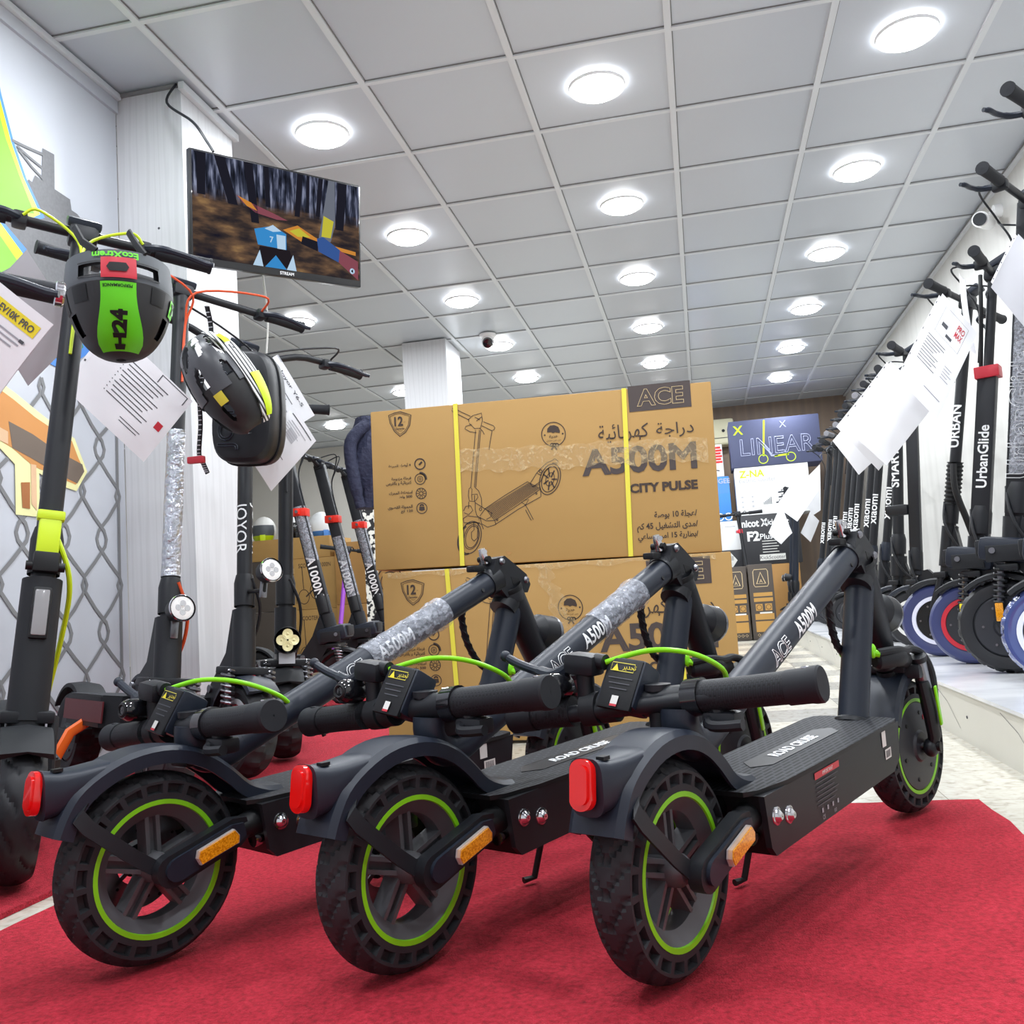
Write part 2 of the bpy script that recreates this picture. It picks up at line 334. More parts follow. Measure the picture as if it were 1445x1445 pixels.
    def build(s, name, parent=None, loc=None, ang=32, local=None):
        me = bpy.data.meshes.new(name)
        off = V(local) if local else V((0, 0, 0))
        me.from_pydata([p-off for p in s.v], [], s.f)
        for n in s.names: me.materials.append(MT[n])
        me.polygons.foreach_set('material_index', s.m); me.polygons.foreach_set('use_smooth', s.sm)
        me.update(); me.set_sharp_from_angle(angle=rad(ang))
        o = bpy.data.objects.new(name, me); C.objects.link(o)
        if parent: o.parent = parent
        if local: o.location = off
        if loc: o.location = loc
        return o
def tag(o, label=None, cat=None, group=None, kind=None):
    if label: o['label'] = label
    if cat: o['category'] = cat
    if group: o['group'] = group
    if kind: o['kind'] = kind
    return o
def thing(name, label, cat, loc=(0, 0, 0), rot=(0, 0, 0), group=None):
    o = bpy.data.objects.new(name, None); C.objects.link(o); o.location = loc; o.rotation_euler = rot; o.empty_display_size = .05
    return tag(o, label, cat, group)
def dup(o, parent=None, label=None, group=None):
    c = o.copy(); C.objects.link(c)
    if parent: c.parent = parent
    if label: c['label'] = label
    if group: c['group'] = group
    for ch in [x for x in o.children]: dup(ch, c)
    return c
def struct(mb, name): return tag(mb.build(name), kind='structure')
def smooth_path(pts, n=6):
    """Catmull-Rom through the points"""
    pts = [V(p) for p in pts]; out = []
    for i in range(len(pts)-1):
        p0, p1, p2, p3 = pts[max(i-1, 0)], pts[i], pts[i+1], pts[min(i+2, len(pts)-1)]
        for k in range(n):
            t = k/n; out.append(.5*((2*p1)+(p2-p0)*t+(2*p0-5*p1+4*p2-p3)*t*t+(3*p1-p0-3*p2+p3)*t*t*t))
    return out+[pts[-1]]
# ================================================================= ROOM
CEIL = 2.532; XL, XR, YB, XA = -2.1, 1.751, 10.9, -6.5
GX, GY = -2.3555, 2.7561                       # ceiling grid origin
b = MB(); b.add([(XA, -1.6, 0), (XR+.1, -1.6, 0), (XR+.1, YB+.1, 0), (XA, YB+.1, 0)], [(0, 1, 2, 3)], 'floor'); struct(b, 'floor')
b = MB(); b.box((XL-.05, .8, CEIL/2), (.1, 4.66, CEIL), 'wallwhite'); struct(b, 'wall_left')
b = MB(); b.box((XR+.05, 4.7, CEIL/2), (.1, 12.6, CEIL), 'rightwall'); struct(b, 'wall_right')
b = MB(); b.box((.45, YB+.05, CEIL/2), (2.62, .1, CEIL), 'woodwall'); b.box((-3.67, YB+.05, CEIL/2), (5.62, .1, CEIL), 'wallgrey'); struct(b, 'wall_back')
b = MB(); b.box((XA-.05, 7, CEIL/2), (.1, 8, CEIL), 'wallgrey'); struct(b, 'wall_alcove')
b = MB(); b.box((-4.3, 3.08, CEIL/2), (4.3, .1, CEIL), 'wallgrey'); struct(b, 'wall_alcove_front')
def column(name, x0, x1, y0, y1):
    b = MB(); b.box(((x0+x1)/2, (y0+y1)/2, CEIL/2), (x1-x0, y1-y0, CEIL), 'whitewood')
    for dx, dz in ((.06, 1.95), (.17, 1.97), (.2, 1.6), (.12, 1.78)): b.cyl((x0+dx, y0, dz), (x0+dx, y0-.001, dz), .005, 'print', 8)
    return struct(b, name)
column('column_front', -2.1, -1.82, 3.135, 3.535); column('column_back', -2.16, -1.805, 6.88, 7.32)
# ceiling: tiles, bars and shadow gaps are one surface
b = MB(); b.box(((XA+XR)/2, 4.7, CEIL+.06), (XR-XA, 12.6, .1), 'ceiltile')
i = -7
while GX+.6*i < XR:
    x = GX+.6*i; i += 1
    b.box((x, 4.7, CEIL+.005), (.026, 12.6, .012), 'tbar'); b.box((x+.0155, 4.7, CEIL+.0085), (.004, 12.6, .004), 'gap')
for j in range(-7, 14):
    y = GY+.6*j
    b.box(((XA+XR)/2, y, CEIL+.0055), (XR-XA, .022, .011), 'tbar'); b.box(((XA+XR)/2, y-.0135, CEIL+.0085), (XR-XA, .004, .004), 'gap')
struct(b, 'ceiling')
b = MB(); b.box((XL+.014, .8, CEIL-.012), (.028, 4.66, .024), 'tbar', ch=.004); b.box((XL+.006, .8, CEIL-.05), (.012, 4.66, .05), 'wallwhite'); struct(b, 'trim_left')
b = MB(); b.box((XR-.012, 4.7, CEIL-.01), (.024, 12.6, .02), 'tbar'); b.box((XR-.027, 4.7, CEIL-.004), (.005, 12.6, .008), 'gap'); struct(b, 'trim_right')
b = MB(); b.box((-1.808, 3.335, CEIL-.015), (.022, .44, .03), 'tbar'); b.box((-1.96, 3.128, CEIL-.006), (.28, .012, .012), 'gap'); struct(b, 'trim_column')
# marble plinth along the right wall
b = MB(); b.box(((.66+XR)/2, 3.4, .0675), (XR-.66, 9.2, .135), 'marblefront'); b.box(((.652+XR)/2, 3.4, .1375), (XR-.652, 9.22, .009), 'marble')
for x in range(9):
    y = 1.35+.62*x; b.ribbon([(y, .01), (y+.05, .06), (y+.03, .12)], .002, (.6595, 0, 0), (0, -1, 0), (0, 0, 1), 'papergrey')
    b.ribbon([(-y-.2, .03), (-y-.32, .09), (-y-.44, .12)], .0015, (.6595, 0, 0), (0, -1, 0), (0, 0, 1), 'print', z=.0002)
    b.cyl((.66, y+.12, .07), (.658, y+.12, .07), .004, 'print', 8)
struct(b, 'trim_plinth')
PZ = .142
# carpets
def rug(name, label, x0, x1, y0, y1, rnd=.02):
    nx, ny = 30, 30; b = MB(); r = random.Random(name); vs = []
    for j in range(ny+1):
        for i in range(nx+1):
            x = x0+(x1-x0)*i/nx; y = y0+(y1-y0)*j/ny
            if i in (0, nx): x += r.uniform(-.004, .004)
            if j in (0, ny): y += r.uniform(-.006, .006)
            vs.append((x, y, .008+.0015*sin(9*x+4*y)))
    b.add(vs, [(j*(nx+1)+i, j*(nx+1)+i+1, (j+1)*(nx+1)+i+1, (j+1)*(nx+1)+i) for j in range(ny) for i in range(nx)], 'carpet')
    ring = [vs[i] for i in range(nx+1)]+[vs[(j+1)*(nx+1)-1] for j in range(1, ny+1)]+[vs[ny*(nx+1)+i] for i in range(nx-1, -1, -1)]+[vs[j*(nx+1)] for j in range(ny-1, 0, -1)]
    n = len(ring); b.add([p for p in ring]+[(p[0], p[1], .0005) for p in ring], [(i, n+i, n+(i+1) % n, (i+1) % n) for i in range(n)], 'carpet')
    return tag(b.build(name), label, 'carpet')
rug('red_carpet', 'broad bright red carpet under the three folded scooters', -1.085, .5, -.6, 2.025)
rug('red_carpet', 'long red runner carpet under the display scooters beside the mural wall', -2.05, -1.15, .6, 5.2)
# downlights: fixture centres sit in the middle of the ceiling tiles
def light_at(i, j, label):
    x, y = GX+.6*i, GY+.6*j
    t = thing('ceiling_light', label, 'ceiling light', (x, y, CEIL), group='round ceiling lights')
    b = MB(); b.lathe([(.1, -.004), (.108, -.012), (.115, -.012), (.118, 0)], (0, 0, 0), (0, 0, 1), 'lamprim', 32); b.build('rim', t)
    b = MB(); b.lathe([(.0005, -.03), (.06, -.029), (.09, -.024), (.1, -.014), (.1005, -.004)], (0, 0, 0), (0, 0, 1), 'lamp', 32); b.build('diffuser', t)
    l = bpy.data.lights.new('ceiling_lamp', 'AREA'); l.shape = 'DISK'; l.size = .19; l.energy = LAMPW; l.color = (.915, .958, 1)
    o = bpy.data.objects.new('ceiling_lamp', l); C.objects.link(o); o.location = (x, y, CEIL-.034)
LAMPW = 16
rowname = {5.5: 'row above the marble plinth', 3.5: 'middle row of the ceiling', 1.5: 'row nearer the columns'}
ordn = ['first', 'second', 'third', 'fourth', 'fifth', 'sixth', 'seventh']
for i in (1.5, 3.5, 5.5):
    for n, j in enumerate((1.5, 3.5, 5.5, 7.5, 9.5, 11.5)):
        light_at(i, j, f'round white ceiling light, {ordn[n]} in the {rowname[i]} counting from the front')
for i, j, s in ((-.5, 5.5, 'behind the television, over the scooters with red stem clamps'), (-.5, 9.5, 'just beside the top of the far column'), (-2.5, 11.5, 'low beyond the hanging price sheets, above the cartons')):
    light_at(i, j, 'round white ceiling light '+s)
for i in (1.5, 3.5, 5.5):            # the same rows run on above and behind the photographer
    for j in (-.5, -2.5, -4.5):
        l = bpy.data.lights.new('ceiling_lamp', 'AREA'); l.shape = 'DISK'; l.size = .19; l.energy = LAMPW; l.color = (.915, .958, 1)
        o = bpy.data.objects.new('ceiling_lamp', l); C.objects.link(o); o.location = (GX+.6*i, GY+.6*j, CEIL-.034)
# cameras on the ceiling and wall
t = thing('security_camera', 'small white dome security camera on the ceiling above the stacked cartons', 'security camera', (-1.474, 6.92, CEIL))
b = MB(); b.lathe([(.001, -.03), (.05, -.03), (.062, -.02), (.065, 0)], (0, 0, 0), (0, 0, 1), 'lamprim', 24); b.build('mount', t)
b = MB(); b.ball((0, -.01, -.06), .052, 'lamprim'); b.build('shell', t)
b = MB(); b.lathe([(.001, .03), (.034, .028), (.04, .012), (.042, 0)], (.004, -.036, -.075), V((.1, -.8, -.45)), 'gloss', 24); b.build('lens', t)
t = thing('security_camera', 'white bullet security camera on the wall above the plinth scooters', 'security camera', (XR, 5.33, 2.36))
b = MB(); b.cyl((0, 0, .03), (-.04, 0, .03), .035, 'lamprim'); b.tube([(-.03, 0, .03), (-.08, -.02, 0)], .015, 'lamprim'); b.build('mount', t)
b = MB(); b.cyl((-.05, .07, .0), (-.15, -.13, -.05), .042, 'lamprim', 20); b.build('housing', t)
b = MB(); b.cyl((-.15, -.13, -.05), (-.155, -.138, -.052), .034, 'gloss', 20); b.build('lens', t)
# ---------------------------------------------------------------- mural on the left wall: flat paint, (y, z) on x = XL
def wallpoly(b, pts, m, k): b.sheet([(XL+.002+.0006*k, y, z) for y, z in pts], m)
b = MB()
wallpoly(b, [(2.706, 2.113), (2.765, 2.118), (2.764, 1.991), (2.845, 1.988), (2.852, 1.951), (2.884, 1.949), (2.972, 1.908), (3.02, 1.72), (2.9, 1.45), (2.5, 1.3), (2.4, 1.5), (2.5, 1.8), (2.636, 1.97), (2.653, 1.966), (2.666, 1.998), (2.699, 1.995)], 'muralgrey', 0)
for p in ([(2.558, 2.069), (2.63, 2.078), (2.705, 2.09)], [(2.581, 2.06), (2.64, 2.048), (2.7, 2.04)], [(2.588, 2.052), (2.65, 2.02), (2.707, 2.001)]):
    b.ribbon(p, .01, (XL+.0032, 0, 0), (0, 1, 0), (0, 0, 1), 'muralgrey')
wallpoly(b, [(1.9, 3.0-.5), (2.48, 2.33), (2.513, 2.206), (2.568, 2.066), (2.625, 1.964), (2.71, 1.865), (2.646, 1.826), (2.502, 1.79), (2.0, 1.75)], 'muralblue', 1)
wallpoly(b, [(1.9, 2.48), (2.47, 2.3), (2.5, 2.2), (2.555, 2.06), (2.61, 1.962), (2.687, 1.868), (2.64, 1.834), (2.5, 1.798), (2.0, 1.76)], 'lime', 2)
wallpoly(b, [(1.9, 2.46), (2.44, 2.28), (2.478, 2.19), (2.53, 2.06), (2.59, 1.96), (2.658, 1.858), (2.5, 1.81), (2.0, 1.78)], 'muralgreen', 3)
wallpoly(b, [(2.4, 1.71), (2.5, 1.78), (2.62, 1.72), (2.68, 1.66), (2.6, 1.62), (2.45, 1.66)], 'muralblue', 1); wallpoly(b, [(2.4, 1.69), (2.5, 1.765), (2.6, 1.70), (2.66, 1.65), (2.6, 1.63)], 'lime', 2); wallpoly(b, [(2.4, 1.66), (2.5, 1.72), (2.58, 1.66), (2.5, 1.6)], 'muralgreen', 3)
wallpoly(b, [(2.7, 1.36), (2.789, 1.42), (2.909, 1.49), (2.96, 1.466), (2.788, 1.35)], 'muralblue', 1); wallpoly(b, [(2.68, 1.4), (2.789, 1.45), (2.88, 1.5), (2.9, 1.46), (2.78, 1.38)], 'teal', 2)
# the chain-link drawing: zig-zag wires that twist where they meet
def wirepts(y0, z0, sgn, n):
    pts = []; y, z = y0, z0
    for k in range(n):
        pts += [(y, z), (y+.012*sgn, z-.03), (y+.004*sgn, z-.055)]
        y2 = y+.115*sgn*(1 if k % 2 == 0 else -1); pts.append(((y+y2)/2, z-.115)); y, z = y2, z-.165
    return pts
for k in range(-2, 7):
    y = 2.05+.2*k
    for sg in (1, -1):
        pts = [q for q in wirepts(y+.03, 1.3, sg, 8) if 1.0 < q[0] < 3.12]
        if len(pts) > 2: b.ribbon(pts, .015, (XL+.0022+.0006*(sg > 0), 0, 0), (0, 1, 0), (0, 0, 1), 'wire')
wallpoly(b, [(2.3, 1.2), (2.44, 1.26), (2.56, 1.22), (2.66, 1.18), (2.77, 1.14), (2.84, 1.12), (2.875, 1.06), (2.905, 1.01), (2.845, .935), (2.76, .945), (2.66, .975), (2.66, .83), (2.55, .83), (2.55, .99), (2.46, 1.05), (2.3, 1.09)], 'halo', 3)
wallpoly(b, [(2.3, 1.18), (2.44, 1.235), (2.546, 1.199), (2.644, 1.159), (2.754, 1.126), (2.825, 1.108), (2.857, 1.053), (2.888, 1.012), (2.841, .957), (2.763, .97), (2.628, .996), (2.538, 1.041), (2.3, 1.11)], 'orange2', 4)
wallpoly(b, [(2.523, 1.124), (2.631, 1.10), (2.74, 1.063), (2.877, 1.033), (2.887, 1.009), (2.848, .962), (2.744, .985), (2.623, 1.02), (2.538, 1.041)], 'taupe', 5)
wallpoly(b, [(2.35, 1.13), (2.52, 1.09), (2.52, 1.05), (2.35, 1.08)], 'peach', 5); wallpoly(b, [(2.62, 1.0), (2.645, 1.0), (2.645, .85), (2.62, .87)], 'peach', 5)
wallpoly(b, [(2.574, .935), (2.615, .94), (2.613, .853), (2.579, .854)], 'brown', 5)
tag(b.build('wall_mural'), 'painted mural of chain-link fence, brown glove and green splash on the white wall', 'mural')
# ---------------------------------------------------------------- television
tl, tr, br_, bl = P(272, 208, 3.2), P(515, 263, 3.65), P(505, 405, 3.65), P(266, 370, 3.2)
cen = (tl+tr+br_+bl)/4; ux = ((tr-tl)+(br_-bl)).normalized(); uz = ((tl-bl)+(tr-br_)); uz = (uz-ux*uz.dot(ux)).normalized(); un = ux.cross(uz)   # un faces the room
W, H = ((tr-tl).length+(br_-bl).length)/2, ((tl-bl).length+(tr-br_).length)/2
t = thing('television', 'wall-mounted flat television showing a forest motorbike ride', 'television', cen)
t.rotation_euler = Matrix((ux, -un, uz)).transposed().to_euler()           # local x right, -y to the viewer, z up
b = MB(); b.box((0, .02, 0), (W, .03, H), 'tvframe', ch=.006); b.box((0, .045, -.02), (W*.7, .03, H*.6), 'tvframe', ch=.01)
b.text('STREAM', (0.02, .0035, -H/2+.012), (1, 0, 0), (0, 0, 1), .016, 'white', bold=.01, z=.002); b.build('casing', t)
b = MB(); z0 = -H/2+.026; hw = W/2-.008; hh = (H-.034)
b.sheet([(-hw, .0042, z0), (hw, .0042, z0), (hw, .0042, z0+hh), (-hw, .0042, z0+hh)], 'screen')
def tvp(pts, m, k): b.sheet([(x*hw, .0042-.0002*k, z0+z*hh) for x, z in pts], m)          # x -1..1, z 0..1
for x0, x1, zt, zb, w in ((-.7, -.55, 1, .56, .06), (-.38, -.3, 1, .42, .05), (-.17, -.15, 1, .6, .03), (.24, .2, 1, .56, .035), (.34, .33, 1, .62, .02), (.5, .46, 1, .6, .03), (.78, .74, 1, .5, .06), (-.9, -.9, 1, .6, .05)):
    tvp([(x1-w, zb), (x1+w*.8, zb), (x0+w, zt), (x0-w, zt)], 'tvtrunk', 1)
tvp([(.6, 1), (.68, 1), (.68, .55), (.62, .36), (.46, .36), (.52, .62)], 'tvgrey', 2); tvp([(.53, .62), (.66, .58), (.62, .4), (.5, .4)], 'tvmoss', 3)
tvp([(-.52, .66), (-.4, .62), (-.1, .55), (.08, .5), (-.05, .49), (-.3, .52), (-.45, .6)], 'tvskin', 1); tvp([(-.5, .655), (-.35, .61), (-.28, .54), (-.4, .57)], 'tvorange', 2)
tvp([(.02, .4), (.2, .47), (.42, .38), (.6, .33), (.95, .3), (.95, .26), (.5, .3), (.25, .31)], 'tvorange', 2); tvp([(.1, .4), (.22, .445), (.36, .37), (.2, .355)], 'tvmoss', 3)
tvp([(-.32, .36), (-.1, .42), (.06, .36), (.06, .2), (-.28, .21)], 'tvblue', 4); tvp([(-.06, .34), (.05, .34), (.05, .2), (-.05, .2)], 'tvlight', 5); tvp([(-.2, .38), (-.1, .43), (0, .38), (-.1, .36)], 'tvlight', 5)
tvp([(-.26, .2), (.1, .2), (.16, .02), (-.3, .02)], 'tvdark', 3); tvp([(-.2, 0), (-.07, .13), (.06, 0)], 'tvblue', 6); tvp([(-.34, 0), (-.26, .16), (-.22, 0)], 'tvlight', 6); tvp([(.06, 0), (.14, .16), (.18, 0)], 'tvlight', 6)
tvp([(.26, .37), (.46, .34), (.45, .24), (.24, .29)], 'tvtrunk', 4); tvp([(.44, .37), (.52, .4), (.74, .29), (.72, .16), (.46, .24)], 'tvsleeve', 5); tvp([(.73, .29), (.98, .2), (.98, .0), (.72, .16)], 'tvskin', 5)
b.text('7', (-.12*hw, .0028, z0+.28*hh), (1, 0, 0), (0, 0, 1), .03, 'tvlight', bold=.02)
b.cyl((.9*hw, .0036, z0+.09*hh), (.9*hw, .0026, z0+.09*hh), .011, 'tvlight', 20); tv = [(.885, .08), (.885, .1), (.9, .1), (.91, .12), (.91, .06), (.9, .08)]; b.sheet([(x*hw, .002, z0+z*hh) for x, z in tv], 'tvdark')
b.build('screen', t)
b = MB(); b.box((0, .075, -.02), (.12, .03, .12), 'black'); b.tube([(0, .08, -.02), (-.05, .25, -.01)], .014, 'black'); b.tube([(-.05, .25, -.01), (-.13, .3, .0)], .014, 'black'); b.build('wall_bracket', t)
b = MB(); p = [(-1.83, 3.12, CEIL-.005), (-1.835, 3.06, 2.42), tuple(P(272, 172, 3.35)), tuple(P(292, 200, 3.32)), tuple(P(301, 214, 3.31))]
b.tube(smooth_path(p), .005, 'black', 8); tag(b.build('power_cord'), 'black power cord hanging from the column top to the television', 'cord')
b = MB(); p = [P(371, 388, 3.55), P(376, 430, 3.55), P(378, 460, 3.55), P(376, 500, 3.55), P(374, 560, 3.55)]
b.tube(smooth_path(p), .0035, 'offwhite', 6); tag(b.build('hanging_antenna_lead'), 'thin pale cord hanging straight down from the television', 'cord')
# ================================================================= ROOM END
# ================================================================= FOLDED SCOOTERS (front row)
def pocket_tire(R, hw, rin, nsec=22, m='rubber'):
    """solid tyre: chevron tread, rows of recessed pockets in both side walls. axis = Y, centre at origin"""
    b = MB(); na = nsec*10; prof = []
    ys = [i/12*2-1 for i in range(13)]
    rs = R-.010
    vs = []
    for k in range(na):
        a = 2*PI*k/na
        for y in ys:
            r = R-.012*abs(y)**2.6
            g = (k/10+abs(y)*1.3) % 1
            if g < .22 and .1 < abs(y) < .95: r -= .0042
            vs.append((cos(a)*r, y*hw, sin(a)*r))
    n = len(ys); b.add(vs, [(k*n+i, k*n+i+1, ((k+1) % na)*n+i+1, ((k+1) % na)*n+i) for k in range(na) for i in range(n-1)], m)
    rr = [R-.012, R-.0155, R-.028, rin]                  # wall bands; the middle one carries the pockets
    for sg in (-1, 1):
        def pt(r, a, d=0): return V((cos(a)*r, sg*(hw-d-(.004 if r < R-.02 else 0)*0), sin(a)*r))
        vs, fs = [], []
        def q(a, c, d, e):
            i = len(vs); vs.extend((a, c, d, e)); fs.append((i, i+1, i+2, i+3))
        for s_ in range(nsec):
            for j in range(4):
                a0, a1 = 2*PI*(s_+j/4)/nsec, 2*PI*(s_+(j+1)/4)/nsec
                q(pt(rr[0], a0), pt(rr[1], a0), pt(rr[1], a1), pt(rr[0], a1)); q(pt(rr[2], a0), pt(rr[3], a0), pt(rr[3], a1), pt(rr[2], a1))
                if j == 0: q(pt(rr[1], a0), pt(rr[2], a0), pt(rr[2], a1), pt(rr[1], a1))
            a0, a1 = 2*PI*(s_+.25)/nsec, 2*PI*(s_+1)/nsec; da = (a1-a0)*.12; am = (a0+a1)/2
            o = [pt(rr[1], a0), pt(rr[1], am), pt(rr[1], a1), pt(rr[2], a1), pt(rr[2], am), pt(rr[2], a0)]
            n_ = [pt(rr[1]-.002, a0+da, .009), pt(rr[1]-.002, am, .009), pt(rr[1]-.002, a1-da, .009), pt(rr[2]+.002, a1-da, .009), pt(rr[2]+.002, am, .009), pt(rr[2]+.002, a0+da, .009)]
            for k in range(6): q(o[k], o[(k+1) % 6], n_[(k+1) % 6], n_[k])
            i = len(vs); vs.extend(n_); fs.append(tuple(range(i, i+6)))
            rim = [pt(rr[1]-.003, a0+da*1.3, -.0006), pt(rr[1]-.003, a1-da*1.3, -.0006), pt(rr[2]+.003, a1-da*1.3, -.0006)]
        b.add(vs, fs, m, smooth=False)
    return b
def ace_rear_rim():
    b = MB()
    for sg in (-1, 1):
        b.lathe([(.0885, .0245), (.0885, .027), (.0825, .027), (.0815, .024)], (0, 0, 0), (0, sg, 0), 'green', 64)
    b.lathe([(.094, -.024), (.0815, -.0245), (.066, -.012), (.064, 0), (.066, .012), (.0815, .0245), (.094, .024), (.096, 0)], (0, 0, 0), (0, 1, 0), 'rim', 64, closed=True)
    b.lathe([(.001, -.032), (.014, -.032), (.019, -.024), (.021, 0), (.019, .024), (.014, .032), (.001, .032)], (0, 0, 0), (0, 1, 0), 'rim', 24)
    for k in range(5):
        a = 2*PI*k/5+.35; d = V((cos(a), 0, sin(a))); n = V((-sin(a), 0, cos(a)))
        for sg in (-1, 1):
            p0 = d*.016+n*.0085*sg; p1 = d*.067+n*.0065*sg
            R_ = Matrix((d, V((0, 1, 0)), n)).transposed()
            b.box((p0+p1)/2, (.052, .026, .0055), 'rim', R=R_)
        b.box(d*.042, (.05, .008, .014), 'rim', R=Matrix((d, V((0, 1, 0)), n)).transposed())
    return b
def ace_front_rim():
    b = MB()
    for sg in (-1, 1):
        b.lathe([(.0885, .0245), (.0885, .027), (.0825, .027), (.0815, .024)], (0, 0, 0), (0, sg, 0), 'green', 64)
        b.lathe([(.0835, .0235), (.08, .027), (.03, .03), (.026, .034), (.001, .034)], (0, 0, 0), (0, sg, 0), 'motor', 48)
        for k in range(6):
            a = k*PI/3+.3; b.cyl((cos(a)*.062, sg*.027, sin(a)*.062), (cos(a)*.062, sg*.0295, sin(a)*.062), .004, 'deep', 10)
        b.cyl((.03, sg*.028, .05), (.03, sg*.03, .05), .005, 'ringred', 12)
    b.cyl((0, -.055, 0), (0, .055, 0), .006, 'steel', 12)
    return b
AX, AZ, WB = 0.0, .1245, .9
def stem_pt(t): return V((.125, 0, .262)).lerp(V((.705, 0, .492)), t)     # t 0 rear end .. 1 hinge
def folded_scooter(label, loc, heading, wrapa, steer=0, by=0, bz=0, bx=0, cut=0):
    t = thing('folded_scooter', label, 'electric scooter', loc, (0, 0, rad(90-heading)), 'folded scooters in a row on the red carpet')
    # deck
    b = MB(); side = [(.128, .186), (.138, .122), (.15, .11), (.2, .1125), (.61, .131), (.642, .148), (.652, .206), (.6, .204)]
    for sg in (-1, 1): b.prism(side, (0, sg*.069-.004, 0), (1, 0, 0), (0, 0, 1), -.008, 'black')
    b.prism([(.15, .11), (.61, .131), (.642, .148), (.652, .206), (.128, .186), (.142, .13)], (0, -.066, 0), (1, 0, 0), (0, 0, 1), -.132, 'deep')
    for s_, z in ((.158, .157), (.195, .151)):
        b.lathe([(.001, .008), (.004, .008), (.0075, .005), (.009, .002), (.0115, .0015), (.012, 0)], (s_, -.073, z), (0, -1, 0), 'chrome', 20)
    X, Y = V((1, 0, .035)).normalized(), V((-.035, 0, 1)).normalized()
    def lab(s0, s1, z0, z1, m, zz=.0006): b.sheet([V((s0, -.0735-zz, z0+.036*(s0-.2))), V((s1, -.0735-zz, z0+.036*(s1-.2))), V((s1, -.0735-zz, z1+.036*(s1-.2))), V((s0, -.0735-zz, z1+.036*(s0-.2)))], m)
    lab(.285, .375, .174, .183, 'ringred'); b.text('IMPORTANT', (.33, -.0742, .1835), X, Y, .007, 'offwhite', bold=.01)
    for k in range(6): lab(.288, .288+.08-.008*(k % 3), .168-.006*k, .1695-.006*k, 'print')
    for k in range(4): lab(.3+.019*k, .305+.019*k, .127, .133, 'printlight')
    b.text('CE', (.303, -.0742, .125), X, Y, .008, 'printlight'); b.text('0.0', (.345, -.0742, .126), X, Y, .007, 'printlight')
    lab(.572, .6, .142, .158, 'offwhite'); 
    for k in range(7): lab(.576+.003*k, .5775+.003*k, .1445, .1555, 'print', .0009)
    lab(.563, .581, .163, .187, 'offwhite')                                 # pale blank sticker
    b.text('URBANMOB', (.572, -.0742, .206), X, Y, .011, 'print', bold=.02, shear=.3)
    d = b.build('deck', t)
    b = MB(); out = []
    for x, y in ((.118, .05), (.135, .062), (.2, .074), (.3, .076), (.62, .076), (.648, .07), (.655, .05)): out.append((x, -y))
    out += [(x, -y) for x, y in reversed(out)]
    b.prism(out, V((0, 0, .181)), V((1, 0, .037)), (0, 1, 0), .006, 'deep', 'matdash')
    Xd = V((1, 0, .037)).normalized(); b.prism([(.27, -.022), (.52, -.022), (.545, 0), (.52, .022), (.27, .022), (.245, 0)], V((0, 0, .1872)), V((1, 0, .037)), (0, 1, 0), .0008, 'black')
    b.text('ROAD CRUISE', V((.395, 0, .1872+.0146)), Xd, (0, 1, 0), .027, 'white', bold=.03, shear=.35, sx=.9, z=.0016)
    b.build('deck_mat', d)
    # rear wheel
    r = ace_rear_rim().build('rear_wheel', t, loc=(0, 0, AZ))
    pocket_tire(.1245, .0265, .088).build('tire', r)
    b = MB(); b.lathe([(.03, 0), (.062, 0), (.062, .002), (.03, .002)], (0, .036, 0), (0, 1, 0), 'steel', 40, closed=True)
    for k in range(24): a = k*PI/12; b.cyl((cos(a)*(.042+.008*(k % 3)), .0358, sin(a)*(.042+.008*(k % 3))), (cos(a)*(.042+.008*(k % 3)), .0355, sin(a)*(.042+.008*(k % 3))), .0022, 'deep', 8)
    for k in range(5): a = k*PI*.4; b.box((cos(a)*.024, .037, sin(a)*.024), (.03, .002, .006), 'steel', R=Matrix.Rotation(-a, 3, 'Y'))
    b.box((.045, .044, .045), (.04, .022, .03), 'steel', ch=.004); b.build('brake_disc', r)
    # swing arms with reflector
    for sg in (-1, 1):
        b = MB(); X = V((.1, 0, .031)).normalized(); Z = V((-X.z, 0, X.x)); poly = []
        for k in range(9): a = PI/2+PI*k/8; poly.append((cos(a)*.021, sin(a)*.021))
        poly += [(.1, -.02), (.118, -.012), (.12, .012), (.1, .02)]
        o = V((.0, sg*.052, AZ)); b.prism(poly, o, X*(-sg), Z, .018, 'black') if False else b.prism(poly, o+V((0, -.009, 0)), X, Z, -.018, 'black')
        b.prism([(p[0]*.86+.008, p[1]*.72) for p in poly], o+V((0, sg*.009, 0)), X, Z, -.005*sg, 'satin') if sg < 0 else b.prism([(p[0]*.86+.008, p[1]*.72) for p in poly], o+V((0, .014, 0)), X, Z, -.005, 'satin')
        b.tube([V((.09, sg*.048, .152)), V((.125, sg*.046, .158)), V((.16, sg*.046, .16))], [.016, .018, .018], 'deep', 14)
        b.cyl((.125, sg*.05, .136), (.15, sg*.05, .138), .011, 'chrome', 16); b.cyl((.11, 0, .165), (.13, 0, .168), .02, 'gloss', 16)
        b.cyl((0, sg*.03, AZ), (0, sg*.05, AZ), .009, 'steel', 14)
        arm = b.build('swing_arm', t)
        b = MB(); pr = [(.033, -.0085), (.092, -.0095), (.096, 0), (.092, .0105), (.036, .0105), (.031, .002)]
        b.prism(pr, o+V((0, -.015, 0)) if sg < 0 else o+V((0, .022, 0)), X, Z, .0 + .007, 'clear', 'clear'); b.prism([(p[0]*.96+.0025, p[1]*.86) for p in pr], (o+V((0, -.0165, 0))) if sg < 0 else (o+V((0, .0235, 0))), X, Z, .007, 'amber')
        b.build('amber_reflector', arm)
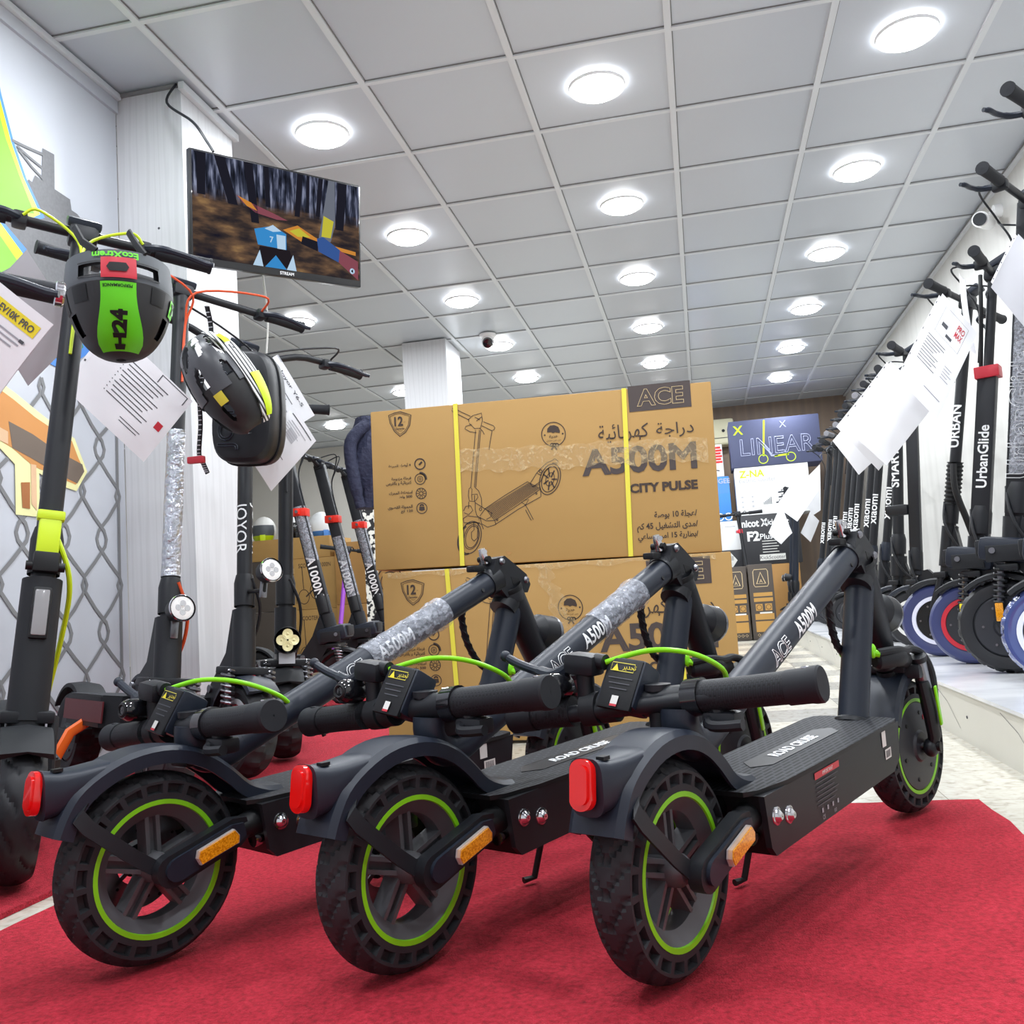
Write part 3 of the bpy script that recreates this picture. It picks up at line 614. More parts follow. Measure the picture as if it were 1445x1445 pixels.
    # rear fender
    b = MB(); path = [(.19, 0, .196), (.165, 0, .199), (.135, 0, .212), (.11, 0, .235), (.08, 0, .258), (.045, 0, .274), (.005, 0, .2805), (-.04, 0, .276), (-.08, 0, .26), (-.108, 0, .24), (-.125, 0, .214), (-.134, 0, .192)]
    path = smooth_path(path, 3)
    sec = [(-.036, -.02), (-.036, -.003), (-.028, .003), (0, .0045), (.028, .003), (.036, -.003), (.036, -.02), (.031, -.02), (.031, -.005), (0, -.002), (-.031, -.005), (-.031, -.02)]
    b.sweep(path, [(x, -y) for x, y in sec], (0, 1, 0), 'satin')
    secs = [(-.02, .272, .03, .004), (-.06, .262, .031, .012), (-.1, .25, .030, .021), (-.125, .2435, .027, .027), (-.142, .2435, .022, .031)]; vs = []
    for x, z, hw, hz in secs:
        for k in range(20):
            a = 2*PI*k/20; e = lambda q: math.copysign(abs(q)**.55, q); vs.append((x-.1*(hz if k < 0 else 0), e(cos(a))*hw, z+e(sin(a))*hz))
    b.add(vs, [(i*20+k, i*20+(k+1) % 20, (i+1)*20+(k+1) % 20, (i+1)*20+k) for i in range(4) for k in range(20)]+[tuple(range(80, 100))], 'satin')
    b.box((-.124, -.012, .2725), (.012, .01, .004), 'deep')
    f = b.build('rear_fender', t)
    b = MB(); dn = V((-.99, 0, .14)).normalized(); pl = []
    for k in range(20):
        a = 2*PI*k/20; pl.append((.0145*cos(a), .0125*sin(a)+(.0145 if sin(a) > 0 else -.0145)))
    up = V((.14, 0, .99)).normalized(); b.prism(pl, V((-.1445, 0, .247))-dn*.001, V((0, -1, 0)), up, .009, 'taillight')
    b.prism([(x*.72, y*.78) for x, y in pl], V((-.1445, 0, .247))+dn*.008, V((0, -1, 0)), up, .003, 'taillight'); b.build('tail_light', f)
    for sg in (-1, 1):
        b = MB(); b.sweep([(-.098, sg*.034, .226), (-.11, sg*.039, .215), (-.1, sg*.042, .2), (-.042, sg*.0435, .15), (-.012, sg*.044, .128), (-.002, sg*.044, .122)], [(-.0095, -.0018), (.0095, -.0018), (.0095, .0018), (-.0095, .0018)], V((.75, .05, .65)), 'black')
        b.cyl((0, sg*.04, AZ), (0, sg*.046, AZ), .01, 'deep', 16); b.build('fender_brace', f)
    # frame: post, head tube
    b = MB(); b.tube([(.642, 0, .196), (.70, 0, .33), (.742, 0, .432)], .0255, 'satin', 24)
    b.lathe([(.031, 0), (.03, .006), (.026, .009)], (.642, 0, .2), V((.43, 0, 1)), 'black', 24)
    b.tube([(.722, 0, .43), (.748, 0, .458)], [.027, .029], 'black', 20)
    post = b.build('frame_post', t)
    for sg in (-1, 1):
        b = MB(); b.ball((.708, sg*.024, .318), (.008, .006, .013), 'cablegreen', 12, 8); b.cyl((.708, sg*.02, .316), (.714, sg*.034, .312), .0065, 'cablegreen', 10); b.build('cable_grommet', post)
    b = MB(); b.lathe([(.0295, 0), (.0285, .07), (.026, .14), (.0225, .2), (.024, .215)], (.738, 0, .472), V((.47, 0, -.88)), 'black', 24)
    b.lathe([(.031, -.004), (.032, .004), (.03, .01)], (.738, 0, .472), V((.47, 0, -.88)), 'deep', 24)
    b.build('head_tube', t)
    b = MB(); ax = V((.95, 0, -.22)); b.lathe([(.001, 0), (.02, 0), (.034, .018), (.036, .05), (.036, .062), (.033, .066)], (.80, 0, .388), ax, 'black', 28); b.lathe([(.0365, .054), (.0375, .058), (.0365, .062)], (.80, 0, .388), ax, 'steel', 28)
    b.lathe([(.033, .064), (.02, .069), (.001, .07)], (.80, 0, .388), ax, 'lens', 24); b.ball((.857, -.034, .376), (.004, .003, .006), 'amber'); b.build('headlight', t)
    # fork
    b = MB(); b.lathe([(.02, 0), (.02, .03), (.024, .035), (.024, .05)], (.842, 0, .275), V((.43, 0, -.9)), 'black', 20); b.box((.868, 0, .268), (.05, .118, .026), 'black', ch=.006)
    for sg in (-1, 1):
        b.tube([(.866, sg*.052, .285), (.884, sg*.052, .235)], .0135, 'steel', 14); b.cyl((.866, sg*.052, .287), (.862, sg*.052, .296), .0155, 'black', 14)
        b.tube([(.874, sg*.053, .25), (.89, sg*.055, .2), (.902, sg*.056, .145), (.905, sg*.05, .12)], [.016, .0185, .0165, .013], 'black', 14, sx=.7)
        b.ball((.902, sg*.048, .122), (.022, .014, .018), 'black'); b.cyl((.9, sg*.05, AZ), (.9, sg*.066, AZ), .009, 'deep', 14)
    fk = b.build('front_fork', t)
    for sg in (-1, 1):
        b = MB(); dz = V((.22, 0, -1)).normalized(); b.box(V((.888, sg*.0725, .202)), (.011, .004, .075), 'cablegreen', R=Matrix.Rotation(rad(-13), 3, 'Y'), ch=.0018); b.build('reflector_strip', fk)
    b = MB(); b.tube(smooth_path([(.712, -.03, .314), (.75, -.05, .316), (.8, -.05, .31), (.85, -.045, .31), (.885, -.055, .295), (.905, -.062, .25), (.905, -.06, .15)]), .0075, 'matte', 10)
    b.tube(smooth_path([(.72, -.02, .3), (.76, -.045, .302), (.81, -.035, .298), (.85, -.03, .29)]), [.012]+[.017]*17+[.012], 'matte', 12)
    b.build('brake_line', fk)
    b = MB(); path = [(.9+cos(a)*.146, 0, AZ+sin(a)*.146) for a in [rad(52+7*k) for k in range(16)]]
    b.sweep(path, [(-.036, .016), (-.036, 0), (-.03, -.006), (.03, -.006), (.036, 0), (.036, .016), (.03, .016), (.028, 0), (-.028, 0), (-.03, .016)], (0, 1, 0), 'satin'); b.box((.862, 0, .274), (.06, .07, .014), 'black', ch=.004); b.build('front_fender', t)
    w = ace_front_rim().build('front_wheel', t, loc=(WB, 0, AZ)); w.rotation_euler = (0, 0, steer); pocket_tire(.1245, .0265, .088).build('tire', w)
    # hinge
    b = MB(); hx = V((.72, 0, .49))
    b.prism([(.69, .53), (.715, .535), (.74, .52), (.775, .498), (.785, .478), (.775, .462), (.745, .462), (.715, .455), (.70, .47), (.684, .468), (.676, .49)], (0, .022, 0), (1, 0, 0), (0, 0, 1), .044, 'black')
    b.prism([(.728, .494), (.75, .49), (.756, .48), (.735, .478)], (0, .0225, 0), (1, 0, 0), (0, 0, 1), .045, 'deep')
    for x, z in ((.772, .487), (.705, .524)): b.lathe([(.001, .004), (.004, .004), (.007, .0), (.007, -.05)], (x, -.0235, z), (0, -1, 0), 'steel', 16)
    b.lathe([(.03, -.012), (.031, .012), (.029, .016)], (.742, 0, .458), V((-.3, 0, 1)), 'black', 24)
    h = b.build('folding_hinge', t)
    b = MB(); b.lathe([(.001, .03), (.006, .03), (.008, .02), (.008, 0)], (.683, 0, .522), V((-.3, 0, 1)), 'chrome', 16); b.cyl((.68, -.014, .53), (.68, .014, .53), .006, 'deep', 12); b.cyl((.672, -.01, .544), (.69, .01, .546), .005, 'chrome', 10); b.box((.655, 0, .512), (.03, .022, .012), 'deep', ch=.003); b.build('latch_bolt', h)
    # stem, folded back over the deck
    b = MB(); A = (stem_pt(1)-stem_pt(0)).normalized(); r_ = .0238
    b.tube([stem_pt(.02), stem_pt(.985)], r_, 'satin', 28)
    b.tube([stem_pt(.955), stem_pt(1.0)], [.0262, .0285], 'black', 24)
    gn = smooth_path([stem_pt(.03), stem_pt(-.03)+V((0, 0, .0)), stem_pt(-.075)+V((0, 0, .014)), V((.066, 0, .28)), V((.066, 0, .3))]); b.tube(gn, [.0238]*len(gn), 'satin', 20)
    nr = V((0, -1, .22)); c0 = stem_pt(.36); c1 = stem_pt(.53)
    b.text_cyl('ACE', c0, A, nr, r_, .032, 'white', bold=.02, outline=.018, sx=1.0, z=.0004); b.text_cyl('A500M', c1, A, nr, r_, .034, 'white', bold=.022, sx=.82, cuts=6)
    b.cyl(stem_pt(.9)+V((0, -.02, 0)), stem_pt(.9)+V((0, -.0248, .002)), .004, 'deep', 10)
    st = b.build('stem', t)
    if wrapa:
        a0, a1 = wrapa; b = MB(); n = 30; rr = random.Random(label); pts = [stem_pt(a0+(a1-a0)*i/n) for i in range(n+1)]
        b.tube(pts, [r_+.0012+rr.uniform(0, .0016)+(.003 if i > n-4 else 0) for i in range(n+1)], 'wrap', 28, caps=False); b.build('plastic_wrap', st)
    # handlebar
    B0, B1 = V((.07-bx, .262+by-cut, .285+bz)), V((.07, -.192+by, .334+bz)); bd = (B1-B0).normalized()
    def bp(y): return V((.07, .262+by, .285+bz)).lerp(B1, (.262-y)/.454)+V((-bx*max(0, (y-.0)/.262), 0, 0))
    b = MB(); b.tube([B0, B1], .0112, 'black', 16)
    b.cyl(bp(.012)+V((0, 0, .02)), bp(.012)+V((0, 0, -.045)), .014, 'black', 18); b.cyl(bp(.012)+V((0, 0, .022)), bp(.012)+V((0, 0, .014)), .017, 'black', 18); b.tube([bp(.03), bp(-.03)], .018, 'black', 18); b.box(bp(0)+V((.02, 0, -.02)), (.05, .05, .04), 'black', ch=.008)
    b.box(bp(.012)+V((0, 0, -.048)), (.04, .045, .01), 'deep', ch=.003); b.tube([bp(-.03), bp(-.052)], .0235, 'gloss', 20)
    b.tube([bp(.118), bp(.095)], .022, 'matte', 20); b.tube([bp(.092), bp(.07)], .02, 'matte', 20)
    hb = b.build('handlebar', t)
    for y0, y1 in ((.262-cut, .135), (-.05, -.197)):
        b = MB(); p = [bp(y0+(y1-y0)*i/12) for i in range(13)]; big = 12 if y1 < 0 else 0
        b.tube(p, [.0202-.001*sin(PI*i/12) for i in range(13)], 'honey', 28); e = p[big]; o = bd if big else -bd
        b.lathe([(.0204, -.035), (.0206, -.01), (.0216, -.005), (.0216, .003), (.02, .0055), (.001, .0055)], e, o, 'grip', 24); b.box(e-o*.012+V((0, 0, .0202)), (.009, .011, .003), 'chrome' if y1 < 0 else 'grip', ch=.001)
        b.build('grip', hb)
    b = MB(); q = bp(.115)                                                # brake lever with its housing
    b.cyl(q, q+V((0, 0, .05)), .012, 'black', 16); b.box(q+V((0, -.0, .06)), (.036, .05, .03), 'black', R=Matrix.Rotation(rad(6), 3, 'X'), ch=.011); b.cyl(q+V((0, -.02, .064)), q+V((0, -.034, .062)), .0105, 'black', 16)
    b.tube(smooth_path([q+V((0, .02, .058)), q+V((.005, .055, .045)), q+V((.012, .09, .05)), q+V((.014, .125, .06)), q+V((.012, .145, .07))]), [.009]*12+[.0065]*10+[.006]*3, 'satin', 10); b.ball(q+V((.012, .147, .071)), .008, 'satin')
    b.build('brake_lever', hb)
    b = MB(); q = bp(.148)+V((-.012, 0, .036)); b.lathe([(.001, .026), (.012, .025), (.0165, .018), (.0172, .004), (.0172, -.012), (.012, -.02)], q, V((-.9, -.1, .1)), 'gloss', 24); b.lathe([(.006, .0262), (.0085, .0275), (.011, .0258)], q, V((-.9, -.1, .1)), 'deep', 20); b.build('bell', hb)
    b = MB(); q = bp(.055)+V((0, 0, .022)); Rm = Matrix.Rotation(rad(8), 3, 'X') @ Matrix.Rotation(rad(28), 3, 'Y')
    b.box(q+Rm @ V((.004, 0, .002)), (.046, .058, .066), 'satin', R=Rm, ch=.008); b.box(q+Rm @ V((-.016, 0, -.002)), (.008, .05, .068), 'deep', R=Rm, ch=.003)
    n0 = Rm @ V((-1, 0, 0)); X, Y = Rm @ V((0, -1, 0)), Rm @ V((0, 0, 1)); fo = q+n0*.0212
    def st_(x0, x1, y0, y1, m, z): b.sheet([fo+X*x0+Y*y0+n0*z, fo+X*x1+Y*y0+n0*z, fo+X*x1+Y*y1+n0*z, fo+X*x0+Y*y1+n0*z], m)
    b.ribbon([(-.018, .014), (.016, .014), (.016, .025), (-.018, .025)], .0009, fo, X, Y, 'strap', closed=True, z=.0006); b.sheet([fo+X*-.016+Y*.014+n0*.0007, fo+X*-.006+Y*.014+n0*.0007, fo+X*-.011+Y*.0235+n0*.0007], 'yellow')
    b.text(ar('تحذير'.replace('ذ', 'د')), fo+X*.009+Y*.019, X, Y, .009, 'yellow')
    for k in range(3): st_(-.018+.003*k, .018-.002*k, .004-.007*k, .0052-.007*k, 'print', .0006)
    st_(-.004, .006, -.03, -.019, 'offwhite', .0008); st_(-.004, .006, -.033, -.03, 'ringred', .0008); b.build('display', hb)
    b = MB(); b.box(bp(-.075)+V((.0, 0, -.03)), (.03, .045, .022), 'black', ch=.007); b.tube([bp(-.06), bp(-.075)+V((0, 0, -.03))], .012, 'black'); b.tube(smooth_path([bp(-.06)+V((0, 0, -.02)), bp(-.07)+V((-.02, 0, -.034)), bp(-.11)+V((-.02, 0, -.036))]), .007, 'black', 8); b.build('throttle', hb)
    # cables
    q = bp(.115)+V((0, -.034, .062)); b = MB(); b.tube(smooth_path([q, q+V((.03, -.05, .012)), q+V((.075, -.085, .004)), q+V((.13, -.1, -.022)), q+V((.165, -.085, -.05))]), .0036, 'cablegreen', 10); b.build('brake_cable', t)
    b = MB(); pts = smooth_path([stem_pt(.845)+V((0, 0, -.02)), V((.622, .012, .42)), V((.64, .02, .375)), V((.672, .026, .335)), V((.7, .026, .315))], 8)
    b.tube(pts, .0062, 'matte', 10)
    for k in range(2):
        hx = []
        for i, p in enumerate(pts):
            a = i*1.05+PI*k; hx.append(p+V((cos(a)*.0045, sin(a)*.0045, 0)))
        b.tube(hx, .0035, 'black', 6)
    b.build('braided_cable', t)
    b = MB(); b.tube(smooth_path([(.36, .03, .118), (.33, .06, .12), (.28, .075, .116)]), .006, 'deep', 8); b.tube([(.36, .06, .118), (.365, .07, .06), (.355, .08, .008), (.335, .086, .007)], .0052, 'deep', 8); b.build('kickstand', t)
    return t
ZF = .0095
folded_scooter('folded black scooter closest to the platform, its stem bare of plastic', (-.0724, 1.1333, ZF), 28.15, None, -.12, .018, -.004, .03, .035)
folded_scooter('folded black scooter in the middle, plastic only round the upper half of its stem', (-.40, 1.1521, ZF), 28.57, (.56, .8), -.1)
folded_scooter('folded black scooter closest to the mural wall, crumpled plastic over its stem lettering', (-.7588, 1.166, ZF), 31.1, (.44, .75), 0, 0, -.014)
# ================================================================= STANDING SCOOTERS (local x forward, y left, origin under the front axle)
def tire_mb(R, hw, rin, kind='plain', m='rubber'):
    b = MB(); na = 96 if kind != 'plain' else 56; ny = 18 if kind == 'road' else 8; vs = []
    for k in range(na):
        a = 2*PI*k/na
        for i in range(ny+1):
            y = i/ny*2-1; r = R-(R-rin)*.30*abs(y)**3
            if kind == 'knob' and abs(y) < .99 and ((k//3+(1 if y > 0 else 0)) % 2): r -= R*.045
            if kind == 'road' and ((k/8+y*.9) % 1) < .2 and .12 < abs(y) < .9: r -= R*.03
            vs.append((cos(a)*r, y*hw, sin(a)*r))
    n = ny+1; b.add(vs, [(k*n+i, k*n+i+1, ((k+1) % na)*n+i+1, ((k+1) % na)*n+i) for k in range(na) for i in range(ny)], m)
    for sg in (-1, 1): b.lathe([(R-(R-rin)*.30, hw), (R-(R-rin)*.55, hw*1.04), (rin, hw*.8)], (0, 0, 0), (0, sg, 0), m, 56)
    return b
DEF = dict(R=.118, hw=.024, wb=.86, rake=12, H=1.13, sr=.0205, square=0, stem='black', fold=.46, bar=.24, dk=(.09, .155, .15), tire='rubber', tk='plain', ring=None, rim='motor', hubtext=None, shock=False, text=None, tsize=.04, tpos=.72, tbold=.02, tout=0, tdown=False,
           wrap=None, clamp=None, latch=None, cab='black', lamp=None, grip='grip', fender='matte', disp=True, bellows=False, body='black', rise=0, bulk=0, lights=None, lever=1, deckm='deep', kick=None, stub='black', side=None, reflect=None, glow=None, cover=0, hr=0, thin=0, turn=0, cabf=1, wrapm='wrap', endring=0, ks=1, mono=0, lampout=0)
def scooter(name, label, loc, heading, lean=0, group=None, cat='electric scooter', **kw):
    q = dict(DEF); q.update(kw); R = q['R']; tk = math.tan(rad(q['rake']))
    t = thing(name, label, cat, loc, (rad(lean), 0, rad(heading)), group)
    def ax(z): return V((-.012-(z-R)*tk, 0, z))
    A = (ax(1)-ax(0)).normalized(); F = V((A.z, 0, -A.x))             # F: forward normal of the steering axis
    rin = R*.66; hw = q['hw']
    for nm, x in (('front_wheel', 0), ('rear_wheel', -q['wb'])):
        b = MB()
        for sg in (-1, 1):
            b.lathe([(rin, hw*.7), (rin*.93, hw*.85), (rin*.4, hw*.8), (rin*.3, hw*1.2), (.001, hw*1.2)], (0, 0, 0), (0, sg, 0), q['rim'], 40)
            if q['ring']: b.lathe([(rin*1.02, hw*.86), (rin*1.02, hw*.98), (rin*.86, hw*.98), (rin*.85, hw*.86)], (0, 0, 0), (0, sg, 0), q['ring'], 48)
            for k in range(6): a = k*PI/3; b.cyl((cos(a)*rin*.68, sg*hw*.8, sin(a)*rin*.68), (cos(a)*rin*.68, sg*hw*.92, sin(a)*rin*.68), .004, 'steel', 8)
            if q['hubtext']:
                for k, ch in enumerate(q['hubtext']):
                    a = rad(205+17*k)*1; d = V((cos(a), 0, sin(a))); 
                    b.text(ch, d*rin*.62+V((0, hw*.9, 0)), V((-d.z, 0, d.x)), d*-1, .017, 'white', bold=.03) if sg > 0 else None
        w = b.build(nm, t, loc=(x, 0, R)); tire_mb(R, hw, rin, q['tk'], q['tire']).build('tire', w)
    # fork
    b = MB(); zc = R*2+.035; c = ax(zc)
    b.tube([ax(zc-.01), ax(q['fold']-.06)], q['hr'] or q['sr']*1.15, q['body'], 16)
    for sg in (-1, 1):
        y = sg*(hw+(.009 if q['mono'] else .022))
        if q['shock']:
            p0, p1 = c+V((.03, y, -.0)), V((.012, y, R+.03)); b.tube([p0, p1], .009, 'steel', 10)
            n = 9; hx = [p0.lerp(p1, i/(n*8))*1+V((cos(i*PI/4)*.017, sin(i*PI/4)*.017, 0)) for i in range(n*8+1) if i/(n*8) < .72]; b.tube(hx, .0042, q['shock'] if isinstance(q['shock'], str) else 'black', 6)
            b.lathe([(.001, .012), (.008, .01), (.012, 0)], p0, (0, 0, 1), 'chrome', 12); b.tube([p0.lerp(p1, .7), p1, V((0, y, R))], .016, 'matte', 12, sx=.8)
        else:
            b.tube([c+V((.005, y, .0)), V((.006, y, R+.05)), V((0, y, R))], .012, q['body'], 10, sx=.8)
        b.cyl((0, y-.012*sg, R), (0, y+.012*sg, R), .012, 'deep', 12)
    b.box(c+V((.01, 0, 0)), (.06 if q['shock'] else .045, hw*2+(.02 if q['mono'] else .075), .022), q['body'], ch=.006)
    if q['mono']: b.tube([ax(zc-.03), ax(zc+.1)], q['hr']*.9, q['body'], 20)
    if q['reflect']: 
        for sg in (-1, 1): b.box(V((.006, sg*(hw+.040), R+.045)), (.022, .006, .055), q['reflect'], ch=.003)
    b.build('fork', t)
    b = MB(); rr = R+.018; pa = [(cos(a)*rr, 0, R+sin(a)*rr) for a in [rad(48+9*k) for k in range(13)]]
    b.sweep(pa, [(-hw-.008, .012), (-hw-.006, 0), (0, -.006), (hw+.006, 0), (hw+.008, .012), (hw+.004, .012), (0, -.002), (-hw-.004, .012)], (0, 1, 0), q['fender']); b.build('front_fender', t)
    b = MB(); pa = [(-q['wb']+cos(a)*rr, 0, R+sin(a)*rr) for a in [rad(30+9*k) for k in range(14)]]
    b.sweep(pa, [(-hw-.008, .012), (-hw-.006, 0), (0, -.006), (hw+.006, 0), (hw+.008, .012), (hw+.004, .012), (0, -.002), (-hw-.004, .012)], (0, 1, 0), q['fender']); f = b.build('rear_fender', t)
    b = MB(); e = V(pa[-1]); b.box(e+V((-.004, 0, .02)), (.012, .05, .03), 'red', ch=.004); b.build('tail_light', f)
    # deck
    z0, z1, dw = q['dk']; x0, x1 = -q['wb']+R+.01, -R-.055; b = MB()
    pl = [(x0, -dw*.36), (x0+.05, -dw*.5), (x1-.05, -dw*.5), (x1, -dw*.3), (x1, dw*.3), (x1-.05, dw*.5), (x0+.05, dw*.5), (x0, dw*.36)]
    b.prism(pl, (0, 0, z0), (1, 0, 0), (0, 1, 0), z1-z0, q['deckm']); b.box((-q['wb']+R*.55, 0, R+.0), (R*1.1, hw*2+.045, .03), q['body'], ch=.006) if False else None
    for sg in (-1, 1): b.box((-q['wb']+R*.5+.02, sg*(hw+.02), R*.98), (R+.06, .012, .035), q['body'], ch=.004)
    if q['side']:
        for sg in (-1, 1): b.box(((x0+x1)/2, sg*(dw*.5), (z0+z1)/2), ((x1-x0)*.86, .004, (z1-z0)*.7), q['side'])
    dk = b.build('deck', t)
    b = MB(); b.prism([(p[0]*.985-.006, p[1]*.94) for p in pl], (0, 0, z1), (1, 0, 0), (0, 1, 0), .004, 'deep', 'matdash'); b.build('deck_mat', dk)
    # neck joins the deck to the steering head
    b = MB(); zf = q['fold']; s0, s1 = ax(zc+.03), ax(zf-.03); bk = q['bulk']
    nw = .018+bk
    b.prism([(x1-.04, z0+.01), (x1-.05, z1+.002), (s0.x-.05-bk*1.5, s0.z+.02), (s1.x-.02, s1.z), (s0.x, s0.z-.02), (x1+.035, z0+.02)], (0, nw, 0), (1, 0, 0), (0, 0, 1), nw*2, q['body'])
    for sg in (-1, 1): b.cyl((x1-.01, sg*nw, z1+.03), (x1-.01, sg*(nw+.006), z1+.03), .012, 'steel', 12)
    hr = q['hr'] or q['sr']*1.45; b.lathe([(hr, 0), (hr, (s1-s0).length)], s0, A, q['body'], 20); b.build('neck', t)
    if q['cover']:
        b = MB(); cc = ax(zc+.05)+F*.02
        b.box(cc, (.15, .15, .075), 'satin', R=Matrix.Rotation(rad(-q['rake']), 3, 'Y'), ch=.022); b.box(cc+F*.075, (.02, .1, .05), 'matte', ch=.008)
        for sg in (-1, 1): b.box(cc+V((.0, sg*.08, -.01)), (.1, .012, .05), 'matte', ch=.004); b.cyl(cc+V((.03, sg*.085, 0)), cc+V((.03, sg*.092, 0)), .009, 'steel', 12)
        b.build('head_cover', t)
    # stem
    H = q['H']; top = ax(H); f0 = ax(zf-.05); sr = q['sr']; b = MB()
    if q['square']:
        Rm = Matrix.Rotation(rad(-q['rake']), 3, 'Y'); tq = ax(q['clampz']) if q['thin'] else top; b.box((f0+tq)/2, (sr*2*1.15, sr*2*.9, (tq-f0).length), q['stem'], R=Rm, ch=.005)
        if q['thin']: b.tube([tq, top], sr*.62, q['stem'], 16); b.tube(smooth_path([top+F*.04, ax(H-.12)+F*.028+V((0, .02, 0)), ax(H-.3)+F*.024, tq+F*.024]), .007, 'deep', 8)
    else: b.tube([f0, top], sr, q['stem'], 22)
    b.lathe([(sr*1.3, -.02), (sr*1.34, .05), (sr*1.1, .075)], ax(zf), A, q['stub'], 22)
    if q['text']:
        s_, z_ = q['text'], q['tpos']*H
        for sg in (-1, 1):
            nv = V((0, sg, 0))+F*.35
            if q['square']: A_ = -A if q['tdown'] else A; b.text(s_, ax(z_)+V((0, sg*sr*.9, 0)), A_, V((0, sg, 0)).cross(A_), q['tsize'], 'white', bold=q['tbold'], outline=q['tout'], z=.001)
            else: b.text_cyl(s_, ax(z_), -A if q['tdown'] else A, nv, sr, q['tsize'], 'white', bold=q['tbold'], outline=q['tout'])
    st = b.build('stem', t)
    if q['wrap']:
        b = MB(); a0, a1 = q['wrap']; rr_ = random.Random(label); pts = [ax(H*(a0+(a1-a0)*i/26)) for i in range(27)]
        b.tube(pts, [sr*(1.2 if q['square'] else 1)+.0015+rr_.uniform(0, .0016) for _ in pts], q['wrapm'], 22, caps=False); b.build('plastic_wrap', st)
    if q['clamp']:
        b = MB(); zc_ = q['clampz']; b.lathe([(sr*1.1, -.02), (sr*1.35, -.018), (sr*1.35, .018), (sr*1.1, .02)], ax(zc_), A, q['clamp'], 20) if not q['square'] else b.box(ax(zc_), (sr*3, sr*2.6, .04), q['clamp'], ch=.004)
        b.box(ax(zc_)+V((0, -sr*1.6, 0)), (.018, .03, .026), q['clamp'], ch=.004); b.cyl(ax(zc_)+V((0, -sr*2, 0)), ax(zc_)+V((0, -sr*2-.012, 0)), .008, 'steel', 10); b.build('clamp', st)
        if q.get('thin'):
            pass
    if q['latch']:
        b = MB(); l = ax(zf+.02)+F*sr*1.3; Rm = Matrix.Rotation(rad(-q['rake']), 3, 'Y'); b.box(l+A*.03, (.02, .04, .075), q['latch'], R=Rm, ch=.005); b.box(l+A*.072, (.024, .05, .02), q['latch'], R=Rm, ch=.005); b.box(l-A*.022, (.024, .046, .04), 'deep', R=Rm, ch=.005); b.cyl(l+V((0, -.034, 0))-A*.03, l+V((0, .034, 0))-A*.03, .009, 'deep', 12); b.build('latch', st)
        b = MB(); l = ax(zf-.1)+F*(sr*1.45+.003); b.box(l, (.014, .034, .1), 'deep', R=Rm, ch=.006); b.box(l+F*.006, (.008, .026, .088), 'clear', R=Rm, ch=.004); b.build('front_reflector', st)
    if q['bellows']:
        b = MB(); n = 40; b.tube([ax(zf+.05+.16*i/n) for i in range(n+1)], [sr*(1.25+.22*(i % 4 < 2))+.0 for i in range(n+1)], 'deep', 18); b.build('bellows', st)
        b = MB(); b.tube(smooth_path([ax(zf+.2)+V((0, .03, 0)), ax(zf+.1)+V((-.02, .05, 0)), ax(zf-.02)+V((-.07, .05, 0)), ax(zf-.1)+V((-.1, .03, 0))]), .012, 'deep', 8); b.build('cable_sleeve', st)
    if q['lamp'] is not None:
        zl = q['lamp']; b = MB(); l = ax(zl)+F*(sr+.018+q['lampout']); kind = q['lights'] or 'round'
        if q['lampout']: b.tube([ax(zl-.03)+F*sr, l-A*.05, l-A*.03], .006, 'deep', 8)
        if kind == 'round':
            b.lathe([(.001, -.035), (.02, -.034), (.03, -.015), (.033, .02), (.034, .024), (.031, .026)], l+F*.02, F, 'black', 24); b.lathe([(.0335, .02), (.0355, .0235), (.0335, .027)], l+F*.02, F, 'chrome', 24); b.box(l-F*.005-A*.045, (.012, .02, .05), 'steel', ch=.003)
            h = b.build('headlight', t); b = MB(); b.lathe([(.031, .024), (.02, .027), (.001, .026)], l+F*.02, F, 'lens', 24)
            for k in range(4): a = k*PI/2; x_, y_, _ = frame_z(F); b.cyl(l+F*.0455+(x_*cos(a)+y_*sin(a))*.012, l+F*.0475+(x_*cos(a)+y_*sin(a))*.012, .008, 'chrome', 12)
            b.build('lens', h)
        elif kind == 'quad':
            b.lathe([(.001, -.03), (.03, -.03), (.042, -.01), (.043, .018), (.04, .02)], l+F*.02, F, 'deep', 24); h = b.build('headlight', t)
            x_, y_, _ = frame_z(F)
            for k in range(4):
                a = k*PI/2; b = MB(); b.lathe([(.0165, .02), (.0165, .024), (.005, .021), (.001, .024)], l+F*.02+(x_*cos(a)+y_*sin(a))*.019, F, 'ledwarm', 16); b.build('led', h)
            b = MB(); b.box(l+F*.02-A*.055, (.004, .05, .035), 'papergrey', R=Matrix.Rotation(rad(-q['rake']), 3, 'Y')); b.build('sticker', h)
        else:
            b.box(l+F*.03, (.09, .06, .045), 'black', ch=.008); h = b.build('headlight', t); b = MB(); b.box(l+F*.077, (.004, .05, .034), 'gloss', ch=.001); b.build('lens', h)
        if not isinstance(zl, float): pass
    # handlebar
    bh = q['bar']; tp = top; b = MB(); rz = q['rise']
    pts = smooth_path([tp+V((-.03*bool(rz), bh, rz)), tp+V((-.015*bool(rz), bh*.5, rz)), tp+V((0, bh*.2, 0)), tp, tp+V((0, -bh*.2, 0)), tp+V((-.015*bool(rz), -bh*.5, rz)), tp+V((-.03*bool(rz), -bh, rz))], 4)
    b.tube(pts, .0115, 'black', 12); b.box(tp, (.05, .06, .05), 'black', R=Matrix.Rotation(rad(-q['rake']), 3, 'Y'), ch=.01); hb = b.build('handlebar', t)
